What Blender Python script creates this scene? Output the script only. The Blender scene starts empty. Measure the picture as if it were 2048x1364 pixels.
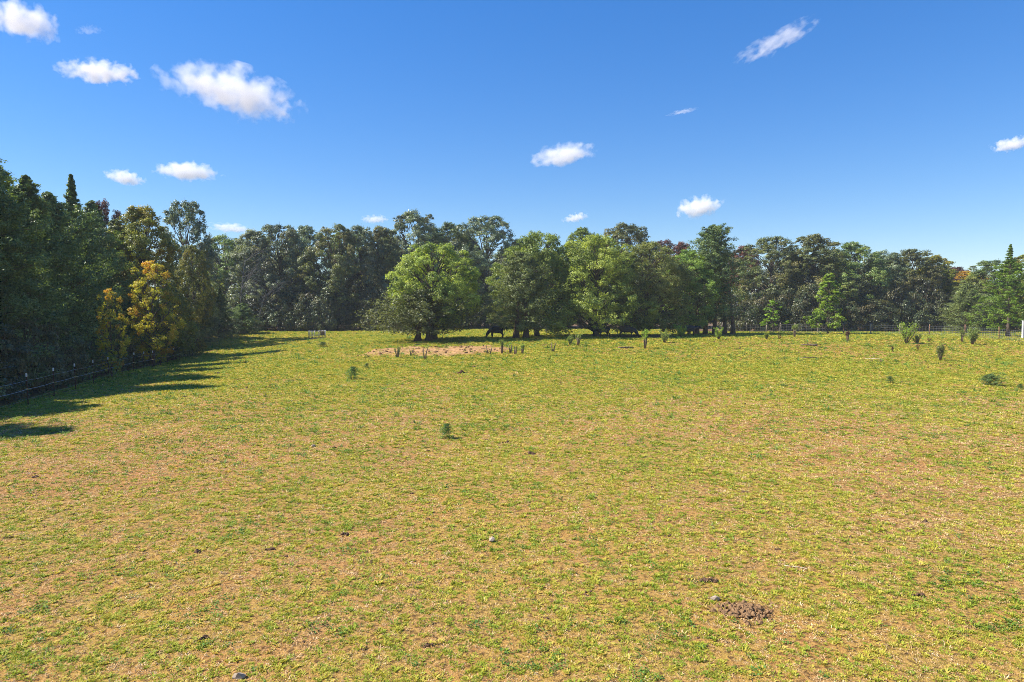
import bpy, math, random
import numpy as np
from mathutils import Vector, Matrix
R = math.radians
rng = np.random.default_rng(7)
random.seed(7)
scene = bpy.context.scene
C = scene.collection

# ------------------------------------------------------------------ camera
CAMZ, F, HOR = 4.2, 1365.0, 622.0           # eye height (m), focal length and horizon row in 2048 px photo units
PITCH = math.atan((682.0 - HOR) / F)
cam = bpy.data.cameras.new('camera')
cam.sensor_width = 36.0
cam.lens = 36.0 * F / 2048.0
cam.clip_start = 0.1
cam.clip_end = 40000.0
camo = bpy.data.objects.new('camera', cam)
camo.location = (0, 0, CAMZ)
camo.rotation_euler = (math.pi / 2 - PITCH, 0, 0)
C.objects.link(camo)
scene.camera = camo

# ------------------------------------------------------------------ sky, sun, exposure
SUN_EL, SUN_AZ = R(46), R(-88)               # azimuth from +Y towards +X: the sun stands to the left, a little behind the trees
world = bpy.data.worlds.new('World')
scene.world = world
world.use_nodes = True
wn = world.node_tree
wn.nodes.clear()
sky = wn.nodes.new('ShaderNodeTexSky')
sky.sky_type = 'NISHITA'
sky.sun_disc = False
sky.sun_elevation = SUN_EL
sky.sun_rotation = SUN_AZ
sky.altitude = 200
sky.air_density = 1.2
sky.dust_density = 0.0
sky.ozone_density = 8.0
hsv = wn.nodes.new('ShaderNodeHueSaturation')
hsv.inputs['Saturation'].default_value = 1.4
hsv.inputs['Hue'].default_value = 0.514
bg = wn.nodes.new('ShaderNodeBackground')
bg.inputs['Strength'].default_value = 0.115
wo = wn.nodes.new('ShaderNodeOutputWorld')
gam = wn.nodes.new('ShaderNodeGamma')
gam.inputs['Gamma'].default_value = 0.75
wn.links.new(sky.outputs[0], gam.inputs['Color'])
wn.links.new(gam.outputs[0], hsv.inputs['Color'])
wn.links.new(hsv.outputs[0], bg.inputs['Color'])
wn.links.new(bg.outputs[0], wo.inputs['Surface'])

sun = bpy.data.lights.new('sun', 'SUN')
sun.energy = 4.6
sun.angle = R(0.53)
sun.color = (1.0, 0.93, 0.82)
suno = bpy.data.objects.new('sun', sun)
sd = Vector((math.sin(SUN_AZ) * math.cos(SUN_EL), math.cos(SUN_AZ) * math.cos(SUN_EL), math.sin(SUN_EL)))
suno.rotation_euler = sd.to_track_quat('Z', 'Y').to_euler()
suno.location = sd * 60
C.objects.link(suno)

vs = scene.view_settings
scene.display_settings.display_device = 'sRGB'
vs.view_transform = 'Standard'
vs.look = 'None'
vs.exposure = 1.14
vs.gamma = 1.0
vs.use_curve_mapping = False
cy = scene.cycles
cy.max_bounces = 8
cy.diffuse_bounces = 3
cy.glossy_bounces = 2
cy.transmission_bounces = 4
cy.transparent_max_bounces = 8
cy.volume_bounces = 7
cy.use_denoising = True
cy.denoiser = 'OPENIMAGEDENOISE'
cy.denoising_input_passes = 'RGB_ALBEDO_NORMAL'
cy.denoising_prefilter = 'NONE'
cy.use_adaptive_sampling = False
cy.pixel_filter_type = 'BLACKMAN_HARRIS'
cy.filter_width = 0.9
cy.sample_clamp_indirect = 4.0

# ------------------------------------------------------------------ noise, ground height
_tab = np.random.default_rng(99).random((256, 256))
def vnoise(x, y):
    x = np.asarray(x, float); y = np.asarray(y, float)
    xi = np.floor(x).astype(int); yi = np.floor(y).astype(int)
    fx = x - xi; fy = y - yi
    fx = fx * fx * (3 - 2 * fx); fy = fy * fy * (3 - 2 * fy)
    a = _tab[xi & 255, yi & 255]; b = _tab[(xi + 1) & 255, yi & 255]
    c = _tab[xi & 255, (yi + 1) & 255]; d = _tab[(xi + 1) & 255, (yi + 1) & 255]
    return (a * (1 - fx) + b * fx) * (1 - fy) + (c * (1 - fx) + d * fx) * fy
def fbm(x, y, o=4):
    s = 0; a = .5; t = 0
    for i in range(o):
        s = s + a * vnoise(x * 2 ** i + 17.3 * i, y * 2 ** i - 9.1 * i); t += a; a *= .5
    return s / t
def sst(a, b, x):
    t = np.clip((np.asarray(x, float) - a) / (b - a), 0, 1)
    return t * t * (3 - 2 * t)
DIRT_C = (-6.6, 62.5)                        # the bare tan soil patch before the pasture tree
def dirt_mask(x, y):
    x = np.asarray(x, float); y = np.asarray(y, float)
    u = (x + 6.8) / 8.0
    cyy = 62.0 + 2.2 * u
    v = (y - cyy) / (4.6 * np.clip(1 - 0.35 * (u - .2) ** 2, .2, 1))
    r = np.sqrt(u * u + v * v) + 1.0 * (fbm(x * .5, y * .4) - .5) + .7 * (fbm(x * 2.2, y * 1.2 + 7, 2) - .5)
    return sst(1.05, .6, r)
def G(x, y):
    x = np.asarray(x, float); y = np.asarray(y, float)
    z = 1.05 * sst(40, 85, y)
    sy = np.where(y < 75, 27.0, 20.0)
    z = z - 2.05 * np.exp(-((np.minimum(x + 38, 0) * .4 + np.maximum(x + 38, 0)) / 14) ** 2) * np.exp(-((y - 75) / sy) ** 2)
    z = z - .18 * sst(-14, -24, x) * sst(60, 30, y)
    near = np.exp(-((x / 60) ** 2 + ((y - 45) / 70) ** 2))
    z = z + near * (.16 * (fbm(x * .07, y * .07, 2) - .5) + .05 * (fbm(x * .45 + 9, y * .45, 2) - .5))
    z = z + .34 * dirt_mask(x, y) * fbm(x * 1.3, y * 1.3, 3)
    return z
def Gs(x, y): return float(G(x, y))
def ray(px, py):
    dx, dz = (px - 1024) / F, -(py - 682) / F
    c, s = math.cos(PITCH), math.sin(PITCH)
    return Vector((dx, c + dz * s, dz * c - s))
def on_ground(px, py):
    r = ray(px, py)
    lo = 2.0
    t = lo
    while t < 400:
        p = r * t
        if CAMZ + p.z < Gs(p.x, p.y): break
        t += .25
    a, b = t - .25, t
    for _ in range(20):
        m = (a + b) / 2; p = r * m
        if CAMZ + p.z < Gs(p.x, p.y): b = m
        else: a = m
    p = r * b
    return Vector((p.x, p.y, Gs(p.x, p.y)))
def at(px, d):                               # the spot on the ground d metres ahead, in the direction of a photo column
    x = (px - 1024) / F * d
    return Vector((x, d, Gs(x, d)))
def zof(py, d):                              # height above datum of a photo row at d metres ahead
    r = ray(1024, py)
    return CAMZ + r.z / r.y * d

# ------------------------------------------------------------------ mesh helpers
class MB:
    def __init__(s): s.v = []; s.f = []; s.n = 0
    def add(s, v, f):
        v = np.asarray(v, float).reshape(-1, 3)
        s.v.append(v)
        for q in f: s.f.append([i + s.n for i in q])
        s.n += len(v)
    def tube(s, pts, rad, seg=6, cap=True):
        pts = [Vector(p) for p in pts]
        k = len(pts)
        if not hasattr(rad, '__len__'): rad = [rad] * k
        vs_, fs = [], []
        up = Vector((0, 0, 1))
        prev = None
        for i, p in enumerate(pts):
            t = (pts[min(i + 1, k - 1)] - pts[max(i - 1, 0)]).normalized()
            if prev is None:
                a = t.orthogonal().normalized()
            else:
                a = (prev - t * prev.dot(t))
                a = a.normalized() if a.length > 1e-6 else t.orthogonal().normalized()
            prev = a
            b = t.cross(a)
            for j in range(seg):
                an = 2 * math.pi * j / seg
                vs_.append(p + (a * math.cos(an) + b * math.sin(an)) * rad[i])
        for i in range(k - 1):
            for j in range(seg):
                fs.append([i * seg + j, i * seg + (j + 1) % seg, (i + 1) * seg + (j + 1) % seg, (i + 1) * seg + j])
        if cap:
            fs.append(list(range(seg))[::-1]); fs.append([(k - 1) * seg + j for j in range(seg)])
        s.add([tuple(v) for v in vs_], fs)
    def box(s, c, d, rz=0):
        x, y, z = d[0] / 2, d[1] / 2, d[2] / 2
        v = np.array([(sx * x, sy * y, sz * z) for sx in (-1, 1) for sy in (-1, 1) for sz in (-1, 1)])
        cs, sn = math.cos(rz), math.sin(rz)
        w = v.copy(); w[:, 0] = v[:, 0] * cs - v[:, 1] * sn; w[:, 1] = v[:, 0] * sn + v[:, 1] * cs
        s.add(w + np.array(c), [(0, 1, 3, 2), (4, 6, 7, 5), (0, 4, 5, 1), (2, 3, 7, 6), (0, 2, 6, 4), (1, 5, 7, 3)])
    def mesh(s, name, smooth=False):
        m = bpy.data.meshes.new(name)
        v = np.concatenate(s.v) if s.v else np.zeros((0, 3))
        m.from_pydata(v.tolist(), [], s.f)
        if smooth: m.polygons.foreach_set('use_smooth', [True] * len(m.polygons))
        m.update()
        return m
def quads_mesh(name, V, k=4, attrs=None):    # V: (N, k, 3) loose polygons
    N = len(V)
    m = bpy.data.meshes.new(name)
    m.vertices.add(N * k); m.vertices.foreach_set('co', V.reshape(-1).astype(np.float32))
    m.loops.add(N * k); m.loops.foreach_set('vertex_index', np.arange(N * k, dtype=np.int32))
    m.polygons.add(N)
    m.polygons.foreach_set('loop_start', np.arange(0, N * k, k, dtype=np.int32))
    m.polygons.foreach_set('loop_total', np.full(N, k, dtype=np.int32))
    for an, av in (attrs or {}).items():
        a = m.attributes.new(an, 'FLOAT', 'POINT')
        a.data.foreach_set('value', np.repeat(av, k).astype(np.float32))
    m.update(calc_edges=True)
    return m
def link(name, mesh, mat=None, parent=None, loc=None):
    o = bpy.data.objects.new(name, mesh)
    C.objects.link(o)
    if mat is not None:
        if not mesh.materials: mesh.materials.append(mat)
        elif mesh.materials[0] is not mat:
            o.material_slots[0].link = 'OBJECT'; o.material_slots[0].material = mat
    if parent is not None: o.parent = parent
    if loc is not None: o.location = loc
    return o
def tag(o, label, cat, group=None):
    o['label'] = label; o['category'] = cat
    if group: o['group'] = group
    return o
def empty(name, loc, label, cat, group=None, rz=0):
    o = bpy.data.objects.new(name, None)
    C.objects.link(o)
    o.location = loc; o.rotation_euler = (0, 0, rz); o.empty_display_size = .2
    return tag(o, label, cat, group)

# ------------------------------------------------------------------ materials
class NT:
    def __init__(s, name):
        s.m = bpy.data.materials.new(name); s.m.use_nodes = True
        s.t = s.m.node_tree; s.t.nodes.clear()
        s.out = s.t.nodes.new('ShaderNodeOutputMaterial')
    def n(s, typ, **kw):
        nd = s.t.nodes.new('ShaderNode' + typ)
        for k, v in kw.items(): setattr(nd, k, v)
        return nd
    def set(s, sock, v):
        if isinstance(v, bpy.types.NodeSocket): s.t.links.new(v, sock)
        elif isinstance(v, (tuple, list)) and len(v) == 3 and sock.type == 'RGBA': sock.default_value = (*v, 1)
        else: sock.default_value = v
    def math(s, op, a, b=0.0, c=None, clamp=False):
        nd = s.n('Math', operation=op, use_clamp=clamp)
        s.set(nd.inputs[0], a); s.set(nd.inputs[1], b)
        if c is not None: s.set(nd.inputs[2], c)
        return nd.outputs[0]
    def mix(s, f, a, b, mode='MIX'):
        nd = s.n('Mix', data_type='RGBA', blend_type=mode)
        s.set(nd.inputs[0], f); s.set(nd.inputs[6], a); s.set(nd.inputs[7], b)
        return nd.outputs[2]
    def attr(s, name): 
        return s.n('Attribute', attribute_name=name).outputs['Fac']
    def noise(s, vec, scale, detail=3, rough=.6, w=None):
        nd = s.n('TexNoise'); s.set(nd.inputs['Scale'], scale); nd.inputs['Detail'].default_value = detail
        nd.inputs['Roughness'].default_value = rough
        if vec is not None: s.set(nd.inputs['Vector'], vec)
        return nd.outputs['Fac']
    def ramp(s, f, stops, interp='LINEAR'):
        nd = s.n('ValToRGB'); r = nd.color_ramp; r.interpolation = interp
        while len(r.elements) < len(stops): r.elements.new(.5)
        for e, (p, c) in zip(r.elements, stops): e.position = p; e.color = (*c, 1)
        s.set(nd.inputs[0], f)
        return nd.outputs[0]
    def maprange(s, v, a, b, c=0, d=1):
        nd = s.n('MapRange'); s.set(nd.inputs[0], v)
        for i, q in enumerate((a, b, c, d)): nd.inputs[i + 1].default_value = q
        return nd.outputs[0]
    def pos(s): return s.n('NewGeometry').outputs['Position']
    def finish(s, bsdf): s.t.links.new(bsdf, s.out.inputs['Surface']); return s.m
    def principled(s, col, rough=.8, spec=.2, bump=None, bdist=.02, bstr=.6):
        p = s.n('BsdfPrincipled'); s.set(p.inputs['Base Color'], col); s.set(p.inputs['Roughness'], rough)
        p.inputs['Specular IOR Level'].default_value = spec
        if bump is not None:
            b = s.n('Bump'); b.inputs['Distance'].default_value = bdist; b.inputs['Strength'].default_value = bstr
            s.set(b.inputs['Height'], bump); s.t.links.new(b.outputs[0], p.inputs['Normal'])
        return p.outputs[0]
def leaf_mat(name, dark, light, autumn=(.3, .1, .02), aut=0.0, transl=.35, gloss=.25, vary=.25):
    t = NT(name)
    ti = t.attr('tint'); au = t.attr('aut')
    rnd = t.n('ObjectInfo').outputs['Random']
    col = t.mix(ti, dark, light)
    amt = t.math('MULTIPLY', au, aut, clamp=True)
    ac = t.mix(ti, tuple(c * .45 for c in autumn), autumn)
    col = t.mix(amt, col, ac)
    h = t.n('HueSaturation'); t.set(h.inputs['Color'], col)
    t.set(h.inputs['Hue'], t.maprange(rnd, 0, 1, .5 - .03 * vary * 2, .5 + .02 * vary * 2))
    t.set(h.inputs['Value'], t.maprange(rnd, 0, 1, 1 - vary, 1 + vary))
    col = h.outputs[0]
    p = t.principled(col, .42, gloss)
    tr = t.n('BsdfTranslucent')
    tc = t.mix(1.0, col, (1.25, 1.2, .55), 'MULTIPLY'); t.set(tr.inputs['Color'], tc)
    mx = t.n('MixShader'); mx.inputs[0].default_value = transl
    t.t.links.new(p, mx.inputs[1]); t.t.links.new(tr.outputs[0], mx.inputs[2])
    return t.finish(mx.outputs[0])
def bark_mat(name, a, b, scale=9):
    t = NT(name)
    co = t.n('TexCoord').outputs['Object']
    mp = t.n('Mapping'); t.set(mp.inputs['Vector'], co); mp.inputs['Scale'].default_value = (1, 1, .18)
    f = t.noise(mp.outputs[0], scale, 5, .65)
    return t.finish(t.principled(t.ramp(f, [(.3, a), (.7, b)]), .9, .1, f, .04))
def plain(name, a, b, scale=12, rough=.8, spec=.2, metal=0):
    t = NT(name)
    co = t.n('TexCoord').outputs['Object']
    f = t.noise(co, scale, 4)
    p = t.principled(t.ramp(f, [(.3, a), (.7, b)]), rough, spec, f, .01, .4)
    if metal: p.node.inputs['Metallic'].default_value = metal
    return t.finish(p)

M = {}
M['bark'] = bark_mat('bark', (.05, .038, .028), (.15, .12, .09))
M['bark_grey'] = bark_mat('bark_grey', (.12, .115, .11), (.28, .27, .26))
M['bark_red'] = bark_mat('bark_cedar', (.07, .04, .028), (.2, .13, .09))
M['cedar'] = leaf_mat('leaf_cedar', (.055, .10, .036), (.23, .30, .09), transl=.32, gloss=.3)
M['cedar_olive'] = leaf_mat('leaf_cedar_olive', (.075, .105, .034), (.26, .31, .10), transl=.3, gloss=.3)
M['cedar_bright'] = leaf_mat('leaf_cedar_bright', (.07, .17, .02), (.30, .50, .055), transl=.4)
M['oak_blue'] = leaf_mat('leaf_oak_blue', (.055, .095, .062), (.24, .30, .165), (.36, .25, .11), .4, gloss=.6)
M['oak_green'] = leaf_mat('leaf_oak_green', (.058, .11, .04), (.25, .34, .09), (.44, .36, .07), .45, gloss=.5)
M['oak_brown'] = leaf_mat('leaf_oak_brown', (.062, .098, .042), (.26, .31, .10), (.42, .27, .09), .42, gloss=.5)
M['oak_red'] = leaf_mat('leaf_oak_red', (.07, .036, .034), (.20, .09, .07), (.26, .09, .06), .9)
M['yellow_green'] = leaf_mat('leaf_yellow_green', (.07, .11, .025), (.29, .31, .05), (.52, .38, .04), .7)
M['hackberry'] = leaf_mat('leaf_hackberry', (.10, .165, .035), (.46, .54, .12), (.46, .46, .08), .3, transl=.45)
M['green_mid'] = leaf_mat('leaf_green_mid', (.08, .145, .034), (.33, .44, .10), (.36, .38, .07), .3, transl=.43)
M['olive_mid'] = leaf_mat('leaf_olive_mid', (.085, .125, .04), (.35, .41, .13), (.38, .34, .09), .35, transl=.42)
M['maple_orange'] = leaf_mat('leaf_maple_orange', (.20, .23, .025), (.62, .60, .06), (.92, .40, .09), .75, transl=.5)
M['sapling'] = leaf_mat('leaf_sapling', (.10, .22, .025), (.40, .60, .08), transl=.48)
M['silver'] = leaf_mat('leaf_silver', (.07, .09, .05), (.30, .33, .20), gloss=.6)
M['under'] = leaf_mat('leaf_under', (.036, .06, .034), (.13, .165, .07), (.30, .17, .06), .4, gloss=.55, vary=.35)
M['shrub'] = leaf_mat('leaf_shrub', (.11, .18, .05), (.38, .48, .14), transl=.5)
M['shrub_bright'] = leaf_mat('leaf_shrub_bright', (.12, .22, .03), (.40, .56, .08), transl=.5)
M['shrub_dry'] = leaf_mat('leaf_shrub_dry', (.08, .045, .02), (.2, .11, .05), transl=.2)
M['seedling'] = leaf_mat('leaf_seedling', (.05, .11, .03), (.17, .27, .07), transl=.3)

# ground
t = NT('pasture_ground')
P = t.pos()
veg, soil, lit = t.attr('veg'), t.attr('soil'), t.attr('litter')
n1 = t.noise(P, 26, 4, .7); n2 = t.noise(P, 7, 4, .7); n3 = t.noise(P, .9, 4, .6); n4 = t.noise(P, 85, 2, .6)
straw = t.ramp(n1, [(.38, (.05, .025, .012)), (.46, (.30, .14, .058)), (.56, (.52, .275, .115)), (.70, (.76, .50, .24))])
red = t.ramp(n2, [(.3, (.30, .115, .045)), (.7, (.52, .22, .095))])
base = t.mix(t.maprange(t.math('ADD', t.math('MULTIPLY', n3, .55), t.math('MULTIPLY', t.noise(P, .12, 3), .45)), .44, .60, 0, .8), straw, red)
green = t.ramp(n4, [(.3, (.07, .06, .012)), (.5, (.34, .29, .03)), (.7, (.60, .47, .09))])
n5 = t.noise(P, 2.6, 4, .7)
far = t.maprange(t.n('SeparateXYZ').outputs[1], 8, 50, .55, 1.0)
t.set(far.node.inputs[0].links[0].from_node.inputs[0], P)
gm = t.math('MULTIPLY', veg, t.maprange(t.math('ADD', t.math('MULTIPLY', n2, .5), t.math('MULTIPLY', n5, .5)), .38, .58, .45, 1.15), clamp=True)
base = t.mix(t.math('MULTIPLY', gm, far, clamp=True), base, green)
dk = t.noise(P, 13, 3, .75)
base = t.mix(t.maprange(dk, .50, .60, 0, .88), base, (.075, .042, .018))
soilc = t.ramp(t.noise(P, 4, 5, .75), [(.3, (.16, .08, .04)), (.46, (.38, .21, .10)), (.7, (.56, .35, .19))])
base = t.mix(t.math('MULTIPLY', soil, t.maprange(t.noise(P, 1.7, 4, .7), .40, .56, .35, 1.0), clamp=True), base, soilc)
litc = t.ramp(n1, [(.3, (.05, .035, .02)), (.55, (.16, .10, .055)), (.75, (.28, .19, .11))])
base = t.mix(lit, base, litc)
hgt = t.math('ADD', n1, t.math('MULTIPLY', n2, 1.5))
M['ground'] = t.finish(t.principled(base, .95, .08, hgt, .035, .8))

def grass_mat(name, stops, spots, transl=.3):
    t = NT(name)
    rnd = t.n('ObjectInfo').outputs['Random']
    P = t.pos()
    f = t.math('ADD', t.math('MULTIPLY', rnd, .55), t.math('MULTIPLY', t.noise(P, .35, 3), .75))
    f = t.math('SUBTRACT', f, .15, clamp=True)
    col = t.ramp(f, stops)
    p = t.principled(col, .6, .25)
    tr = t.n('BsdfTranslucent'); t.set(tr.inputs['Color'], t.mix(1.0, col, (1.2, 1.15, .7), 'MULTIPLY'))
    mx = t.n('MixShader'); mx.inputs[0].default_value = transl
    t.t.links.new(p, mx.inputs[1]); t.t.links.new(tr.outputs[0], mx.inputs[2])
    return t.finish(mx.outputs[0])
M['grass'] = grass_mat('grass_green', [(.1, (.12, .22, .02)), (.35, (.28, .35, .03)), (.6, (.45, .42, .045)), (.85, (.60, .46, .11))], 0)
M['clover'] = grass_mat('grass_clover', [(.1, (.06, .14, .03)), (.5, (.12, .24, .04)), (.9, (.2, .32, .05))], 0)
M['straw'] = grass_mat('grass_straw', [(.1, (.34, .2, .08)), (.5, (.56, .38, .18)), (.9, (.76, .6, .36))], 0, .1)
M['clod'] = plain('dung_brown', (.05, .03, .02), (.17, .10, .06), 40, .9, .1)
M['clod_red'] = plain('soil_clod', (.10, .055, .028), (.30, .185, .095), 40, .95, .05)
M['stone'] = plain('pale_stone', (.26, .2, .15), (.46, .38, .29), 25, .9, .1)
M['wood_dead'] = bark_mat('dead_wood', (.09, .06, .04), (.26, .2, .14))
M['wood_pale'] = bark_mat('pale_wood', (.4, .34, .26), (.7, .62, .5))
M['tpost'] = plain('post_red_brown', (.05, .018, .014), (.14, .05, .035), 30, .6, .3)
M['white'] = plain('white_paint', (.62, .62, .6), (.85, .85, .83), 20, .5, .4)
M['insul'] = plain('yellow_clip', (.55, .36, .10), (.75, .55, .22), 20, .5, .4)
M['wire'] = plain('wire_steel', (.14, .15, .16), (.28, .29, .31), 10, .55, .4, .4)
M['wire_blue'] = plain('wire_blue_grey', (.22, .28, .36), (.4, .48, .58), 10, .4, .5)
M['wood_post'] = bark_mat('fence_wood', (.16, .13, .1), (.42, .37, .3))
M['rust_post'] = bark_mat('fence_rust', (.14, .07, .045), (.36, .2, .13))
M['board'] = plain('pale_boards', (.34, .31, .28), (.62, .58, .52), 6, .8, .2)
M['cow'] = plain('black_hide', (.010, .009, .010), (.028, .024, .022), 6, .55, .4)
M['cow_grey'] = plain('grey_black_hide', (.035, .032, .032), (.09, .08, .075), 5, .55, .4)
M['cow_white'] = plain('white_hide', (.55, .52, .5), (.8, .78, .75), 8, .7, .2)
M['steel'] = plain('galvanised_steel', (.16, .16, .17), (.34, .34, .36), 15, .5, .4, .4)
M['rust'] = plain('rusty_sheet', (.10, .055, .035), (.26, .17, .12), 9, .8, .2)

# ------------------------------------------------------------------ ground sheet
def spaced(a, b, fine, k):                   # fine steps between a and b, then growing outwards
    pts = list(np.arange(a, b + 1e-6, fine))
    s = fine; lo, hi = pts[0], pts[-1]; L, H = [], []
    while hi < 6000:
        s *= k; hi += s; lo -= s; H.append(hi); L.append(lo)
    return np.array(L[::-1] + pts + H)
gx = spaced(-46, 80, .33, 1.16); gy = spaced(4, 112, .33, 1.16)
XX, YY = np.meshgrid(gx, gy, indexing='ij')
ZZ = G(XX, YY)
nx, ny = XX.shape
gv = np.stack([XX, YY, ZZ], -1).reshape(-1, 3).astype(np.float32)
ii = np.arange(nx * ny).reshape(nx, ny)
gf = np.stack([ii[:-1, :-1], ii[1:, :-1], ii[1:, 1:], ii[:-1, 1:]], -1).reshape(-1, 4).astype(np.int32)
gm_ = bpy.data.meshes.new('pasture')
gm_.vertices.add(len(gv)); gm_.vertices.foreach_set('co', gv.reshape(-1))
gm_.loops.add(gf.size); gm_.loops.foreach_set('vertex_index', gf.reshape(-1))
gm_.polygons.add(len(gf)); gm_.polygons.foreach_set('loop_start', np.arange(0, gf.size, 4, dtype=np.int32))
gm_.polygons.foreach_set('loop_total', np.full(len(gf), 4, dtype=np.int32))
gm_.polygons.foreach_set('use_smooth', np.ones(len(gf), dtype=bool))
def fence_x(y): return -22.8 - .314 * (np.asarray(y, float) - 32)
def veg_f(x, y):                             # how green the turf is (the same map thins the tufts)
    v = fbm(x * .22 + 3, y * .16 + 8, 3)
    w = fbm(x * 1.1, y * .9 + 40, 3)
    f = .30 + .62 * sst(.30, .66, v * .6 + w * .4)
    f = f + .22 * sst(14, 48, y)
    f = f * (1 - .35 * sst(8, 22, x) * sst(50, 62, y) * sst(92, 80, y))
    return np.clip(f, 0, 1)
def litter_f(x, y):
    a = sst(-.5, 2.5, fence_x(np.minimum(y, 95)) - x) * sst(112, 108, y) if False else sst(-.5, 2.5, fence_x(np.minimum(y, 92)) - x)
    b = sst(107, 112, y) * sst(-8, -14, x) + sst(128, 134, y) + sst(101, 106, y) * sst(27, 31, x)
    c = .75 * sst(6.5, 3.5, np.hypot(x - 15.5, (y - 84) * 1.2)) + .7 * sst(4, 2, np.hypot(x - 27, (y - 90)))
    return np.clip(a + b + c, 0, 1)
soil_a = np.clip(dirt_mask(XX, YY) + .55 * sst(.62, .75, fbm(XX * .12 + 30, YY * .25, 3)) * sst(45, 60, YY) * sst(5, 18, XX) * sst(95, 85, YY), 0, 1)
for an, av in (('veg', veg_f(XX, YY)), ('soil', soil_a), ('litter', litter_f(XX, YY))):
    a = gm_.attributes.new(an, 'FLOAT', 'POINT'); a.data.foreach_set('value', av.reshape(-1).astype(np.float32))
gm_.update(calc_edges=True)
ground = link('pasture_ground', gm_, M['ground'])
ground['kind'] = 'structure'

# ------------------------------------------------------------------ trees: crowns of leaf-sized faces, trunks with limbs
def leaves(p, nrm, size, asp, tint, aut, along=None):
    N = len(p)
    nrm = nrm / (np.linalg.norm(nrm, axis=1, keepdims=True) + 1e-9)
    r = rng.normal(size=(N, 3)) if along is None else along + .45 * rng.normal(size=(N, 3))
    tx = r - nrm * np.sum(r * nrm, 1, keepdims=True)
    tx /= np.linalg.norm(tx, axis=1, keepdims=True) + 1e-9
    ty = np.cross(nrm, tx)
    s = (size * rng.uniform(.6, 1.35, N))[:, None]
    V = np.stack([p - tx * s * .5, p + ty * s * asp * .5 + nrm * s * .08, p + tx * s * .5, p - ty * s * asp * .5 + nrm * s * .08], 1)
    return V, np.clip(tint, 0, 1), np.clip(aut, 0, 1)
def limb(mb, a, b, r0, r1, sag=.15, seg=5, k=5):
    a, b = Vector(a), Vector(b)
    L = (b - a).length
    off = Vector((random.uniform(-1, 1), random.uniform(-1, 1), random.uniform(.2, 1))) * L * sag
    pts = []
    for i in range(k):
        u = i / (k - 1)
        pts.append(a.lerp(b, u) + off * math.sin(math.pi * u) + Vector((random.uniform(-1, 1), random.uniform(-1, 1), random.uniform(-1, 1))) * L * .02)
    mb.tube(pts, [r0 + (r1 - r0) * (i / (k - 1)) ** .8 for i in range(k)], seg, False)
def trunk_tube(mb, x, y, h, r, lean=(0, 0), seg=8):
    pts, rad = [], []
    for i in range(8):
        u = i / 7
        pts.append((x + lean[0] * u * u + .12 * math.sin(3 * u + x), y + lean[1] * u * u, -.25 + (h + .25) * u))
        rad.append(r * (1 - .72 * u) * (1 + .7 * math.exp(-u * 14)))
    mb.tube(pts, rad, seg)
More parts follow.
